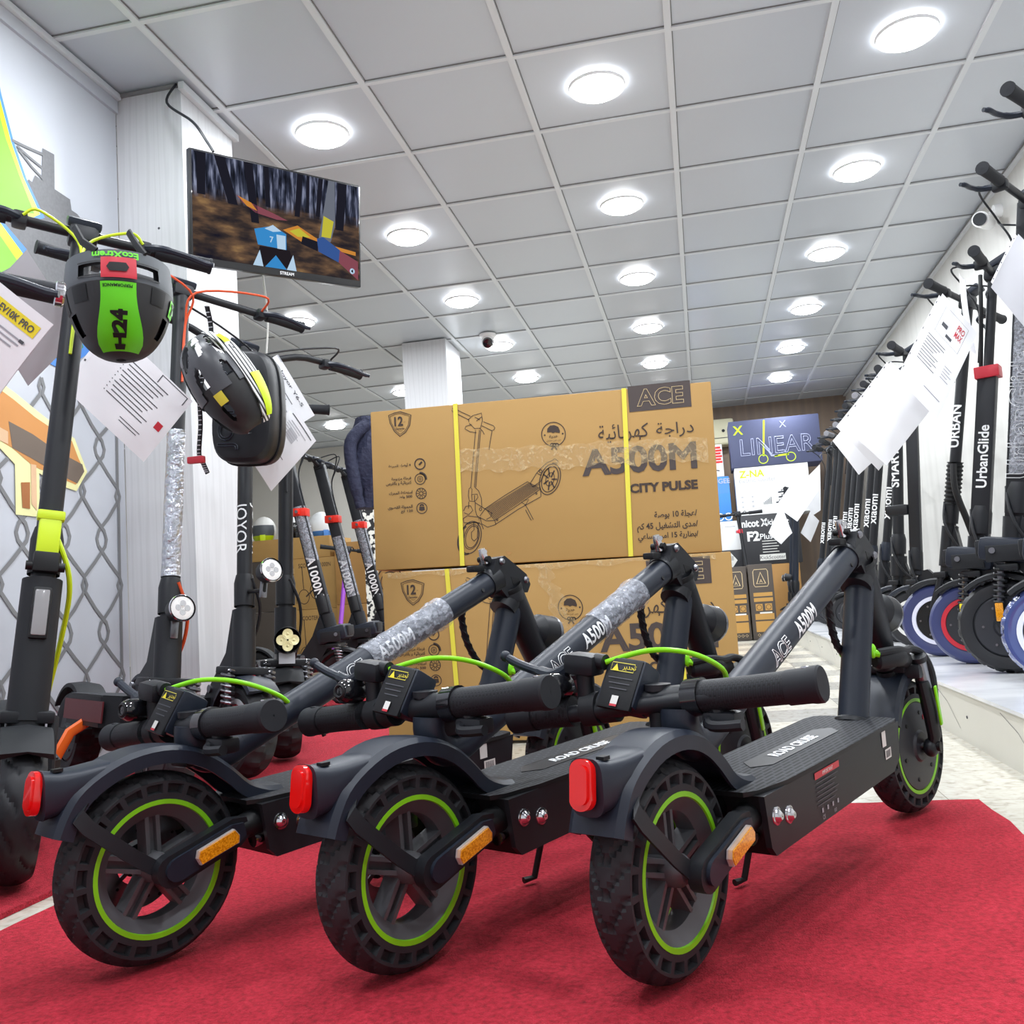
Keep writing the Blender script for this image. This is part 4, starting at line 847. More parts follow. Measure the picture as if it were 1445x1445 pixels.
    for sg in (-1, 1):
        e = tp+V((-.03*bool(rz), sg*bh, rz)); i_ = e+V((.006*bool(rz), -sg*.12, 0)); b = MB()
        b.tube([i_, i_.lerp(e, .3), i_.lerp(e, .7), e], [.0165, .0155, .0165, .0175], q['grip'], 18); b.lathe([(.0175, 0), (.019, .002), (.0185, .006), (.001, .007)], e, (0, sg, 0), q['grip'], 18); b.build('grip', hb)
        if q['endring']:
            b = MB(); b.lathe([(.018, -.004), (.0205, -.002), (.0205, .008), (.017, .011)], e, (0, sg, 0), 'chrome', 20); b.build('end_ring', hb)
        if q['lever']:
            l = i_+V((0, -sg*.025, 0)); b = MB(); b.box(l+V((.008, 0, -.004)), (.045, .03, .03), 'black', ch=.008); b.tube(smooth_path([l+V((.02, 0, -.004)), l+V((.05, sg*.03, -.008)), l+V((.06, sg*.08, -.014)), l+V((.058, sg*.125, -.02)), l+V((.064, sg*.145, -.022))]), [.0085]*6+[.007]*8+[.0058]*3, 'satin', 8); b.build('brake_lever', hb)
    if q['disp']:
        b = MB(); Rm = Matrix.Rotation(rad(24), 3, 'Y'); b.box(tp+V((-.015, 0, .032)), (.085, .07, .022), 'satin', R=Rm, ch=.007); b.box(tp+V((-.018, 0, .0435)), (.06, .052, .003), 'gloss', R=Rm); b.build('display', hb)
    b = MB()
    for sg in (-1, 1):
        l = tp+V((.03, sg*(bh-.15), rz)); b.tube(smooth_path([l, l+V((.075*q['cabf'], -sg*.03, .015)), tp+V((.025+.065*q['cabf'], sg*.01, -.03)), ax(H-.13)+F*(sr+.012), ax(H-.3)+F*(sr+.006)]), .0033, q['cab'], 7)
    b.build('brake_cables', t); b = MB()
    b.tube(smooth_path([ax(zf+.06)+F*(sr+.004)+V((0, .01, 0)), ax(zf-.02)+V((.01, .045, 0)), ax(zf-.12)+V((-.05, .05, 0)), V((x1-.02, .03, z1+.03))]), .005, q['cab'], 8)
    b.build('power_cable', t)
    b = MB(); o = q['kick'] or 'deep'; sd = q['ks']; xk = (x0+x1)/2 if q['kick'] else x0+.2; ft = (dw*.5+.07)*math.sin(rad(lean))*sd*-1
    b.tube([(xk, sd*dw*.42, z0+.01), (xk+.01, sd*(dw*.5+.03), z0-.02), (xk+.015, sd*(dw*.5+.07), max(.006, .012+ft*.9) if sd > 0 else z0-.11)], .008 if not q['kick'] else .016, o, 8, sx=.6 if q['kick'] else 1); b.build('kickstand', t)
    if q['turn']: hb.matrix_local = Matrix.Translation(top) @ Matrix.Rotation(rad(q['turn']), 4, A) @ Matrix.Translation(-top)
    q['ax'] = ax; q['top'] = top; q['A'] = A; q['F'] = F
    return t, q
def world(t, p): return Matrix.LocRotScale(t.location, t.rotation_euler, None) @ V(p)
# ---- left: the four large scooters on the runner
GL = 'display scooters along the mural wall'
s1, q1 = scooter('standing_scooter', 'tall matte black scooter with lime folding latch, its tyre beside the mural', (-1.25, 1.485, ZF+.006), -48, -7.5, GL, R=.127, hw=.036, H=1.315, sr=.0225, fold=.575, rake=10, tk='road', latch='lime', bar=.27, cabf=.1, dk=(.11, .19, .17), cab='lime', tire='rubber2', stub='matte', body='matte', hr=.036, mono=1, wb=.8)
scooter('standing_scooter', 'black scooter almost outside the photo, only its grip with a silver end ring showing', (-1.115, .93, ZF+.006), -48, -7, GL, R=.127, hw=.03, H=1.012, fold=.45, rake=10, bar=.22, wb=.8, endring=1)
s2, q2 = scooter('standing_scooter', 'black scooter with plastic-wrapped silver stem, orange cables and round headlight', (-1.36, 2.14, ZF+.006), -37, -7.5, GL, R=.13, hw=.036, H=1.42, sr=.0225, fold=.49, rake=9, tk='knob', shock='steel', wrapm='wrapsilver', wrap=(.4, .69), lamp=.47, cab='orangecable', bar=.39, dk=(.17, .25, .19), deckm='matte', side='darkred', kick='orange', ks=-1, fender='matte', bulk=.012, hr=.034, wb=.7)
s3, q3 = scooter('standing_scooter', 'black scooter with pale lettering down its stem and a hard bag strapped on it', (-1.3, 2.44, ZF+.006), -37, -7.5, GL, R=.13, hw=.04, H=1.3, sr=.0225, fold=.5, rake=10, tk='knob', ring='papergrey', rim='ringred', shock='steel', text='JOYOR', tsize=.05, tpos=.55, tdown=True, tbold=0, bar=.44, lamp=.55, lampout=.085, rise=.045, dk=(.14, .21, .19), fender='satin', bulk=.01, hr=.033, wb=.72)
s4, q4 = scooter('standing_scooter', 'black fat-tyred scooter with a cluster of four warm headlight bulbs', (-1.33, 2.78, ZF+.004), -60, -3, GL, R=.13, hw=.042, H=1.15, sr=.024, fold=.5, rake=6, tk='knob', shock='steel', lamp=.36, lights='quad', bar=.14, dk=(.14, .21, .19), fender='matte', bulk=.01, lever=0, wb=.7)
GA = 'scooters with red stem clamps behind the stacked cartons'
for n, (x, y, l, w_) in enumerate(((-1.75, 4.35, 'first scooter with a red stem clamp, next to the four-bulb scooter', (.56, .78)), (-1.76, 4.8, 'second scooter with a red stem clamp, bare black under its clamp', (.42, .68)), (-1.78, 5.25, 'third scooter with a red stem clamp, half behind the upper carton', (.56, .78)))):
    scooter('standing_scooter', l, (x, y, ZF+.002), 5, 0, GA, R=.127, hw=.036, H=1.26, sr=.026, fold=.47, rake=12, tk='knob', shock='steel', square=1, text='A1000N', tsize=.06, tpos=.5, tdown=True, wrap=w_, clamp='redclamp', clampz=.955, bar=.215, rise=.03, dk=(.14, .21, .19), bulk=.025, cover=1, side='ringred')
# ---- right: the row on the plinth, facing the aisle
GR = 'big scooters on the marble plinth'; HD = 154
def big(label, x, y, h=HD, **kw): return scooter('standing_scooter', label, (x, y, PZ), h, 0, GR, wb=.68, **kw)
r1, k1 = big('scooter on the plinth cut by the photo edge, its tyre shining bluish white', .93, 2.8, 156, turn=-17, R=.135, hw=.036, H=1.47, sr=.03, fold=.5, rake=8, tk='knob', tire='shine', ring='ringwhite', shock='black', reflect='yellow', bar=.42, bulk=.02, cover=1, dk=(.14, .22, .2))
r2, k2 = big('scooter on the plinth with knobbly black tyre and plastic over its outlined stem lettering', .9, 3.1, turn=-10, R=.142, hw=.036, H=1.42, sr=.027, fold=.5, rake=8, tk='knob', square=1, shock='black', reflect='amber', text='UrbanGlide', tsize=.085, tpos=.55, tout=.012, wrap=(.42, .85), bar=.36, bulk=.025, cover=1, dk=(.14, .22, .2))
r3, k3 = big('scooter on the plinth with a red clamp high on its square black stem', .89, 3.46, R=.135, hw=.034, H=1.32, sr=.026, fold=.46, rake=8.5, square=1, tire='bluetyre', ring='ringred', shock='black', reflect='yellow', text='UrbanGlide', tsize=.046, tpos=.53, thin=1, clamp='ringred', clampz=.985, bar=.3, bulk=.025, cover=1, dk=(.14, .22, .2))
r4, k4 = big('scooter on the plinth with white wheel rings and ribbed bellows round its stem', .875, 3.84, R=.137, hw=.034, H=1.33, turn=-10, sr=.0205, fold=.52, rake=10, tire='bluetyre', ring='ringwhite', rim='deep', hubtext='MOTORS', text='URBAN', tsize=.05, tpos=.65, bellows=True, bar=.34, bulk=.01, dk=(.13, .2, .19))
r5, k5 = big('scooter on the plinth with a thick square stem, small box lamp and orange hub mark', .9, 4.38, R=.125, hw=.028, H=1.28, sr=.021, fold=.36, rake=4, square=1, ring='offwhite', rim='deep', lamp=.6, lights='box', bar=.28, dk=(.12, .18, .17), fender='satin')
for o in r5.children:
    if o.name.startswith('front_wheel'):
        b = MB(); b.text('A', (.0, .027, .03), (-1, 0, .25), (.25, 0, 1), .075, 'orange', bold=.05, z=.001); b.build('hub_mark', o)
r6, k6 = big('scooter on the plinth whose stem letters start with SM, broad grey mudguard', .9, 4.78, R=.125, hw=.026, H=1.26, sr=.026, fold=.44, rake=5, text='SMART', tsize=.06, tpos=.66, bar=.27, fender='satin', grip='grip', dk=(.12, .18, .17))
GX_ = 'slim lettered scooters in a row on the plinth'
x0_, kx = scooter('standing_scooter', 'slim lettered scooter, first in its row behind the large price sheets', (.88, 5.15, PZ), HD-2, 0, GX_, R=.108, hw=.022, H=1.33, sr=.0215, fold=.42, rake=10, text='xiaomi', tsize=.062, tpos=.52, tbold=.015, bar=.33, dk=(.08, .14, .15), stub='satin', wb=.72)
rr = random.Random(3)
for n, y in enumerate((5.5, 5.8, 6.1, 6.4, 6.75, 7.1, 7.45, 7.75)):
    d = dup(x0_, label=f'slim lettered scooter on the plinth, {["second", "third", "fourth", "fifth", "sixth", "seventh", "eighth", "last"][n]} in its row counting from the price sheets')
    d.location = (.88+rr.uniform(-.015, .015), y, PZ); d.rotation_euler = (rad(rr.uniform(-.8, .8)), 0, rad(HD-2+rr.uniform(-2, 2)))
    if n in (1, 4, 5):
        for hb in d.children:
            if hb.name.startswith('handlebar'):
                for g in hb.children:
                    if g.name.startswith('grip'):
                        g.data = g.data.copy(); g.data.materials[0] = MT['greygrip']
for n, (x, y, l) in enumerate(((.74, 8.4, 'plain dark scooter just past the plinth end, first behind the far white sheets'), (.78, 8.85, 'plain dark scooter past the plinth end, between two others behind white sheets'), (.8, 9.4, 'plain dark scooter past the plinth end, closest to the wooden back wall'))):
    scooter('standing_scooter', l, (x, y, .002), HD, 0, 'plain scooters past the plinth end', R=.11, hw=.024, H=1.25, sr=.026, fold=.4, rake=6, bar=.25, stem='satin', lamp=.5, wb=.72)
scooter('standing_scooter', 'slender folding kick scooter with red collar in front of the piled boxes', (.47, 9.0, .002), -82, 3, None, 'kick scooter', R=.09, hw=.018, H=1.15, sr=.016, fold=.35, rake=10, clamp='ringred', clampz=.98, bar=.23, lever=0, disp=False, wb=.6)
scooter('standing_scooter', 'purple-stemmed kick scooter against the far cartons', (-2.72, 6.6, .002), -60, -9, None, 'kick scooter', R=.08, hw=.016, H=.95, sr=.017, fold=.3, rake=10, stem='purple', body='purple', bar=.2, lever=0, disp=False, wb=.6)
# ================================================================= CARTONS
def carton(label, x0, x1, y0, y1, z0, z1, m='cardboard', draw=None, tilt=0, group=None, name='cardboard_box', cat='cardboard box', flap=True):
    """front face towards -y; local origin at the lower left front corner"""
    t = thing(name, label, cat, (x0, y0, z0), (0, rad(tilt), 0), group); w, d, h = x1-x0, y1-y0, z1-z0
    b = MB(); b.box((w/2, d/2, h/2), (w, d, h), m, ch=.004)
    if flap: b.box((w/2, d/2, h-.0004), (w*.985, .003, .002), 'print'); b.box((w+.0002, d/2, h/2), (.001, .002, h*.96), 'ink')
    X, Z = V((1, 0, 0)), V((0, 0, 1))
    def R(pts, wd, mm, closed=False, z=.0012): b.ribbon(pts, wd, (0, 0, 0), X, Z, mm, closed, z)
    def F(pts, mm, z=.001): b.sheet([(x, -z, y) for x, y in pts], mm)
    def T(s, x, y, size, mm, **k): k.setdefault('z', .0016); b.text(s, (x, 0, y), X, Z, size, mm, **k)
    extra = draw(b, R, F, T, w, h) if draw else None
    b.build('carton', t)
    if extra:
        for nm, mbx in extra: mbx.build(nm, t)
    return t
BX0, BZ0, BW, BH = -1.078, .590, 1.147, .545
def crop(x0, y0, s):
    """photo crop pixels -> position on the upper carton's front face"""
    o = P0 = V((BX0, 3.0, BZ0)); a = rad(1.05)
    def f(p):
        q = onY(x0+p[0]/s, y0+p[1]/s, 3.0)-o; x = q.x*cos(a)-q.z*sin(a)*1; z = q.z*cos(a)+q.x*sin(a); return (x, z)
    return lambda pts: [f(p) for p in pts]
def ell(cx, cy, rx, ry, rot=0, n=28, a0=0, a1=360):
    c, s_ = cos(rad(rot)), sin(rad(rot)); o = []
    for i in range(n+1):
        a = rad(a0+(a1-a0)*i/n); x, y = cos(a)*rx, sin(a)*ry; o.append((cx+x*c-y*s_, cy+x*s_+y*c))
    return o
def ace_print(b, R, F, T, w, h):
    I = 'ink'; c3 = crop(630, 560, 6.02); c1 = crop(520, 560, 7.225); c2 = crop(800, 520, 5.558)
    lw = .0022
    for p in ([(50, 100), (60, 97), (150, 140), (205, 165)], [(47, 112), (50, 125), (130, 165), (192, 196)], [(315, 212), (400, 245), (412, 262), (405, 280), (385, 287), (300, 245)], [(248, 285), (228, 520), (208, 770)], [(292, 282), (270, 520), (250, 765)], [(280, 282), (258, 520), (238, 765)],
              [(190, 215), (190, 190), (222, 160), (298, 138), (306, 200), (290, 265), (240, 270), (195, 225)], [(240, 172), (285, 195)], [(255, 205), (300, 170)], [(215, 235), (165, 250), (157, 272), (200, 296), (255, 306)], [(280, 265), (306, 288), (322, 320)], [(388, 290), (372, 380), (362, 450)],
              [(190, 785), (205, 768), (218, 785), (215, 830), (262, 826), (268, 855), (240, 890), (195, 885), (187, 840), (190, 790)], [(215, 830), (218, 880)], [(240, 835), (238, 885)], [(190, 890), (188, 950)], [(245, 892), (246, 960), (258, 1005), (292, 1040)], [(246, 900), (388, 990), (374, 1022), (340, 1042)], [(240, 765), (275, 800), (297, 860), (302, 940)],
              [(145, 970), (165, 930), (205, 925), (225, 965), (190, 1000), (150, 985)], [(143, 1035), (178, 1010), (270, 1022), (285, 1070), (150, 1070), (143, 1035)], [(232, 1060), (236, 1130), (212, 1150), (215, 1205), (235, 1225)], [(270, 1070), (262, 1200), (235, 1225)],
              [(285, 1012), (330, 950), (500, 835), (690, 720), (712, 735), (735, 765), (790, 742), (802, 782), (600, 925), (410, 1050), (340, 1054), (285, 1025)], [(285, 1020), (300, 1078), (350, 1108), (412, 1087), (610, 955), (800, 850)], [(412, 1050), (420, 1086)], [(800, 785), (803, 850)],
              [(712, 735), (765, 650), (790, 620), (850, 562), (900, 540), (922, 525), (948, 545), (945, 562), (900, 562)], [(735, 762), (800, 720), (830, 640), (880, 595)], [(770, 650), (808, 668)], [(636, 895), (668, 915), (690, 950), (738, 1042), (720, 1048), (672, 960)], [(660, 880), (700, 870), (672, 920)],
              ell(432, 1046, 6, 6), ell(765, 822, 6, 6), ell(290, 955, 10, 12), ell(800, 632, 12, 12), [(165, 1085), (250, 1062), (300, 1085), (315, 1125)], [(140, 1110), (150, 1140), (145, 1200)]):
        R(c3(p), lw, I)
    R(c3(ell(205, 1195, 88, 140, 14)), .003, I); R(c3(ell(215, 1190, 62, 108, 14)), lw, I); R(c3(ell(218, 1190, 52, 94, 14)), lw, I); R(c3(ell(180, 1215, 78, 125, 14, 20, 60, 240)), .006, I)
    R(c3(ell(880, 700, 84, 135, 18)), .003, I); R(c3(ell(880, 700, 66, 112, 18)), .003, I); R(c3(ell(880, 700, 34, 58, 18)), lw, I)
    for k in range(7): a = k*PI*2/7; R(c3([(880+cos(a)*14, 700+sin(a)*20), (880+cos(a)*60, 700+sin(a)*95)]), .0045, I)
    for k in range(40):                                                     # ribbed footboard
        t = k/39; x, y = 335+(700-335)*t, 950+(728-950)*t; x2, y2 = 408+(795-408)*t, 1046+(778-1046)*t; R(c3([(x, y), (x2, y2)]), .0022, I)
    # warranty shield
    sh = [(205, 190), (265, 165), (325, 152), (385, 170), (434, 185), (420, 290), (380, 360), (322, 402), (265, 352), (222, 270)]; R(c1(sh), .0028, I, True); R(c1([(320+(x-320)*.86, 270+(y-270)*.86) for x, y in sh]), .0018, I, True)
    def TB(c, t_, x0, y0, x1, y1, h, m=I, **k):
        (ax_, ay), (bx, by) = c([(x0, (y0+y1)/2), (x1, (y0+y1)/2)]); (_, u), (_, v) = c([((x0+x1)/2, y0), ((x0+x1)/2, y1)]); (_, hh0), (_, hh1) = c([((x0+x1)/2, (y0+y1)/2-h/2), ((x0+x1)/2, (y0+y1)/2+h/2)])
        k.setdefault('z', .0016); b.text(ar(t_) if any(q in AF for q in t_) else t_, ((ax_+bx)/2, 0, (u+v)/2), (1, 0, 0), (0, 0, 1), 1, m, fit=(bx-ax_, hh0-hh1), **k)
    TB(c1, '12', 264, 200, 352, 300, 98, bold=.03); TB(c1, 'Garantie', 278, 312, 368, 336, 22, bold=.02); TB(c1, 'ضمان', 300, 341, 346, 357, 16); TB(c1, 'شهر', 356, 240, 376, 272, 14)
    # feature list with round icons
    for lines, icon in (((('4 أوضاع للسرعة', 205, 680, 432, 728, 44),), (525, 685)), ((('فرملة مزدوجة', 235, 815, 437, 858, 38), ('كهربائية و بالقرص', 180, 858, 440, 908, 42)), (527, 838)), ((('استطاعة المحرك', 210, 958, 450, 1005, 40), ('500 واط', 312, 1003, 447, 1040, 34)), (538, 985)), ((('الحمولة القصوى', 200, 1105, 452, 1150, 42), ('120 كغ', 332, 1148, 455, 1190, 36)), (545, 1135))):
        for l in lines: TB(c1, *l, bold=.02)
        R(c1(ell(*icon, 52, 54)), .004 if icon[1] == 685 else .0028, I)
        if icon[1] == 685: R(c1([(515, 695), (545, 662)]), .006, I); F(c1(ell(522, 688, 9, 9, 0, 10)), I)
        elif icon[1] == 838: R(c1(ell(*icon, 27, 28)), .002, I); R(c1(ell(*icon, 10, 10)), .002, I); R(c1(ell(*icon, 60, 62, 0, 14, -95, 5)), .008, I)
        elif icon[1] == 985:
            R(c1(ell(*icon, 18, 18)), .002, I)
            for k in range(10): a = k*PI/5; R(c1([(538+cos(a)*18, 985+sin(a)*18), (538+cos(a)*50, 985+sin(a)*52)]), .002, I)
        else: F(c1([(520, 1120), (570, 1120), (575, 1155), (545, 1163), (517, 1155)]), I); R(c1(ell(545, 1115, 16, 16, 0, 12, 180, 360)), .005, I)
    # gift badge
    R(c3(ell(910, 318, 101, 102)), .0028, I); F(c3([(855, 302), (858, 270), (880, 245), (915, 240), (950, 255), (965, 290), (962, 308), (925, 300), (905, 308), (890, 300)]), I)
    TB(c3, 'هدية', 872, 322, 948, 352, 32, bold=.015); TB(c3, 'من غير مقابل', 850, 360, 972, 380, 18)
    for k in (-20, 0, 20): R(c3(ell(918+k, 408, 13, 11)), .004, I)
    R(c3([(912, 420), (892, 450)]), .005, I); R(c3([(920, 420), (938, 450)]), .005, I)
    for p in ((835, 326), (988, 312)): F(c3(ell(*p, 8, 8, 0, 6)), I)
    # big titles
    F(c2([(474, 142), (964, 92), (978, 298), (490, 343)]), 'inkbox')
    TB(c2, 'ACE', 545, 135, 915, 300, 138, 'outline', bold=.03, outline=.011); TB(c2, 'دراجة', 700, 420, 995, 535, 120, sp=1); TB(c2, 'كهربائية', 245, 440, 640, 575, 150)
    TB(c2, 'A500M', 115, 610, 1020, 810, 215, 'inkbox', bold=.03); TB(c2, 'CITY PULSE', 492, 885, 1028, 965, 75, bold=.045)
    TB(c2, '/عجلة 10 بوصة', 685, 1112, 1022, 1178, 64, bold=.018); TB(c2, '/مدى التشغيل 45 كم', 550, 1200, 1030, 1278, 74, bold=.018); TB(c2, '/بطارية 15 امبير ساعي', 558, 1282, 1033, 1352, 70, bold=.018)
    F(c3([(495, 1310), (560, 1320), (530, 1350)]), 'cardboard2', .0006)
def straps(us, w, h, d=.23):
    m = MB()
    for x, dx in us:
        m.prism([(x-.0075, 0), (x+.0075, 0), (x+.0075+dx, h+.002), (x-.0075+dx, h+.002)], (0, -.0022, 0), (1, 0, 0), (0, 0, 1), .0014, 'strap'); m.box((x+dx, d/2, h+.0015), (.015, d, .0015), 'strap')
    return m
def smap(c, top_, bot, h):
    (xt, _), (xb, _) = c([top_, bot]); return (xb, xt-xb)
def tape_up(w, h):
    m = MB(); n = 40; z0, z1 = h*.52, h*.66; vs = []
    for i in range(n+1):
        x = w*(.27+.71*i/n); k = .006*sin(i*1.7)+.004*sin(i*.6)
        vs += [(x, -.0032-.0015*abs(sin(i)), z0+k-.02*i/n+.028), (x, -.0032, z1+k*.6-.02*i/n+.028)]
    m.add(vs, [(2*i, 2*i+2, 2*i+3, 2*i+1) for i in range(n)], 'tape'); return m
def draw_upper(b, R, F, T, w, h): ace_print(b, R, F, T, w, h); return [('plastic_strap', straps([smap(crop(520, 560, 7.225), (885, 75), (948, 1445), h)], w, h)), ('plastic_strap', straps([smap(crop(800, 520, 5.558), (446, 150), (500, 1442), h)], w, h)), ('packing_tape', tape_up(w, h))]
def tape_low(w, h):
    m = MB(); vs = []
    for i in range(21): x = .52+.03*sin(i*.9)*.3+i*.004; vs += [(x, -.003, h-.012*i), (x+.05+.01*sin(i*2.1), -.0036, h-.012*i)]
    m.add(vs, [(2*i, 2*i+2, 2*i+3, 2*i+1) for i in range(20)], 'tape'); vs = []
    for i in range(31): x = .02+i*.036; vs += [(x, -.003, h-.016-.006*sin(i*1.3)), (x, -.003, h+.0005)]
    m.add(vs, [(2*i, 2*i+2, 2*i+3, 2*i+1) for i in range(30)], 'tape'); return m
def draw_lower(b, R, F, T, w, h): ace_print(b, R, F, T, w, h); return [('plastic_strap', straps([(.247, -.02)], w, h)), ('plastic_strap', straps([(.985, -.03)], w, h)), ('packing_tape', tape_low(w, h))]
carton('upper carton of the two in the middle, printed with a scooter, yellow straps', BX0, BX0+BW, 3.0, 3.22, BZ0, BZ0+BH, draw=draw_upper, tilt=1.05, group='two strapped scooter cartons')
carton('lower carton of the two in the middle, mostly hidden behind the folded scooters', BX0+.02, BX0+.02+BW, 2.99, 3.22, .003, .566, draw=draw_lower, tilt=0, group='two strapped scooter cartons')
bpy.data.objects['cardboard_box.001'].rotation_euler.y = rad(.55); bpy.data.objects['cardboard_box.001'].location.z = .0145
# ---- piles behind the display scooters
YL = 7.25
def xz(u, v, y=YL): p = onY(u, v, y); return p.x, p.z
def box_at(label, u0, v0, u1, v1, y, d, m, draw=None, z0=None, z1=None, **k):
    xa, za = xz(u0, v0, y); xb, zb = xz(u1, v1, y)
    return carton(label, xa, xb, y, y+d, zb if z0 is None else z0, za if z1 is None else z1, m, draw, **k)
def small_ace(b, R, F, T, w, h):
    F([(w*.05, h*.62), (w*.2, h*.62), (w*.2, h*.93), (w*.05, h*.93)], 'inkbox'); T('ACE', w*.125, h*.77, .05, 'outline', z=.0018)
    for k in range(4): F([(w*(.1+.045*k), h*.12), (w*(.112+.045*k), h*.12), (w*(.112+.045*k), h*(.3+.03*k)), (w*(.1+.045*k), h*(.3+.03*k))], 'ink')
    R(ell(w*.62, h*.36, h*.13, h*.17), .006, 'ink'); R(ell(w*.62, h*.36, h*.07, h*.1), .005, 'ink'); R(ell(w*.38, h*.25, h*.11, h*.14), .006, 'ink'); R([(w*.38, h*.4), (w*.36, h*.85)], .006, 'ink'); R([(w*.42, h*.25), (w*.58, h*.4)], .012, 'ink')
    T('SCOOTER A1000N', w*.6, h*.86, .05, 'ink', sx=.7)
z = [.003, .50, .502, .925, .927, 1.105]
xa = xz(352, 800)[0]; xm = xz(399, 800)[0]; xr = xz(474, 800)[0]; xe = xz(560, 800)[0]
carton('dark carton at floor level in the far pile, under another dark one', xa, xm-.005, YL, YL+.5, z[0], z[1], 'brownbox', group='far pile of cartons')
carton('dark carton in the far pile, upper of the two dark ones', xa, xm-.005, YL, YL+.5, z[2], z[3], 'brownbox', group='far pile of cartons')
carton('printed tan carton at floor level in the far pile, right under its twin', xm, xr, YL, YL+.5, z[0], z[1], 'cardboard', small_ace, group='far pile of cartons')
carton('printed tan carton in the far pile, in the middle layer below the helmets', xm, xr, YL, YL+.5, z[2], z[3], 'cardboard', small_ace, group='far pile of cartons')
carton('plain tan carton on top of the far pile, carrying the helmets', xa+.02, xr-.05, YL+.01, YL+.5, z[4], z[5], 'cardboard', group='far pile of cartons')
def wheel_print(b, R, F, T, w, h): R(ell(w*.9, h*.3, w*.22, h*.25), .01, 'ink'); R(ell(w*.9, h*.3, w*.15, h*.17), .008, 'ink'); R([(w*.6, h*.25), (w*.75, h*.8)], .008, 'ink')
carton('deeper brown carton on floor beside the far pile, behind red-clamp scooters', xr+.01, xe, YL-.05, YL+.4, .003, .52, 'cardboard2', group='far pile of cartons')
carton('deeper brown carton with a wheel drawing, upper one behind red-clamp scooters', xr+.01, xe, YL-.04, YL+.4, .522, 1.03, 'cardboard2', wheel_print, group='far pile of cartons')
# ---- things in front of the wooden back wall
YW = 9.75
def wz(u, v, y=YW): p = onY(u, v, y); return p.x, p.z
def pile(label, u0, u1, z0, z1, y, d, m, draw=None, **k): x0 = wz(u0, 760, y)[0]; x1 = wz(u1, 760, y)[0]; return carton(label, x0, x1, y, y+d, z0, z1, m, draw, **k)
zt = lambda u, v, y=YW: wz(u, v, y)[1]
def linear_(b, R, F, T, w, h):
    b.text('LINEAR', (w*.52, 0, h*.42), (1, 0, 0), (0, 0, 1), 1, 'linebox', outline=.012, z=.002, fit=(w*.82, h*.36)); T('X', w*.1, h*.8, .13, 'lime', bold=.02); T('X', w*.6, h*.85, .1, 'linebox')
    R([(w*.4, h*.97), (w*.375, h*.5), (w*.36, h*.2)], .018, 'lime'); R([(w*.375, h*.45), (w*.41, h*.36), (w*.45, h*.2), (w*.52, h*.2)], .02, 'linebox'); R([(w*.48, h*.185), (w*.64, h*.2)], .02, 'lime'); R(ell(w*.355, h*.14, .045, .045), .008, 'lime'); R(ell(w*.66, h*.14, .045, .045), .008, 'lime')
def zina(b, R, F, T, w, h):
    T('Z-NA', w*.23, h*.86, .1, 'lime', bold=.03); b.text('Electric scooter', (w*.3, 0, h*.73), (1, 0, 0), (0, 0, 1), 1, 'printlight', z=.002, fit=(w*.5, h*.09))
    for k in range(3): F([(w*.06, h*(.16+.1*k)), (w*.09, h*(.16+.1*k)), (w*.09, h*(.2+.1*k)), (w*.06, h*(.2+.1*k))], 'papergrey'); F([(w*.2, h*(.16+.1*k)), (w*.23, h*(.16+.1*k)), (w*.23, h*(.2+.1*k)), (w*.2, h*(.2+.1*k))], 'papergrey')
    for k in range(6): F([(w*(.36+.02*k), h*.2), (w*(.37+.02*k), h*.2), (w*(.37+.02*k), h*(.25+.02*k)), (w*(.36+.02*k), h*(.25+.02*k))], 'print')
def kick(b, R, F, T, w, h):
    T('nicot X', w*.24, h*.84, .105, 'white', bold=.03, sx=.8); T('KickScooter', w*.66, h*.84, .075, 'white', bold=.02, sx=.8); T('F2', w*.2, h*.58, .13, 'white', bold=.04); T('Plus', w*.42, h*.56, .08, 'white', bold=.01)
    for k in range(5): F([(w*.34, h*(.46-.055*k)), (w*(.62-.03*(k % 2)), h*(.46-.055*k)), (w*(.62-.03*(k % 2)), h*(.475-.055*k)), (w*.34, h*(.475-.055*k))], 'offwhite')
    F([(w*.28, h*.08), (w*.72, h*.08), (w*.72, h*.2), (w*.28, h*.2)], 'offwhite'); T('KickScooter', w*.5, h*.14, .05, 'print')
pile('low brown carton under the black kick scooter box at the back', 1052, 1125, .003, .66, YW, .5, 'cardboard2', group='boxes before the wooden wall')
pile('black printed kick scooter box standing on a brown carton at the back', 1047, 1130, .662, zt(1050, 728), YW+.01, .45, 'darkbox', kick, group='boxes before the wooden wall')
za = zt(1050, 728)
pile('white box reading Electric scooter, below the dark blue box at the back', 1045, 1150, za+.002, zt(1048, 660), YW+.01, .45, 'white', zina, group='boxes before the wooden wall')
zb = zt(1048, 660)
pile('dark blue box with outlined lettering and lime scooter drawing, top of the back pile', 1042, 1172, zb+.002, zt(1045, 594), YW, .45, 'bluebox', linear_, group='boxes before the wooden wall')
def diamond(b, R, F, T, w, h):
    F([(w*.62, h*.12), (w*.82, h*.5), (w*.62, h*.88), (w*.42, h*.5)], 'offwhite')
    for k in range(5): F([(w*(.54+.035*k), h*.5), (w*(.555+.035*k), h*.5), (w*(.555+.035*k), h*.72), (w*(.54+.035*k), h*.72)], 'print', .0014)
def blue_(b, R, F, T, w, h):
    T('KUGEE', w*.6, h*.9, .07, 'linebox', bold=.02); F([(w*.1, h*.62), (w*.95, h*.62), (w*.95, h*.84), (w*.1, h*.84)], 'muralblue', .0006)
    for x in (.5, .85): R(ell(w*x, h*.1, .035, .035), .01, 'white')
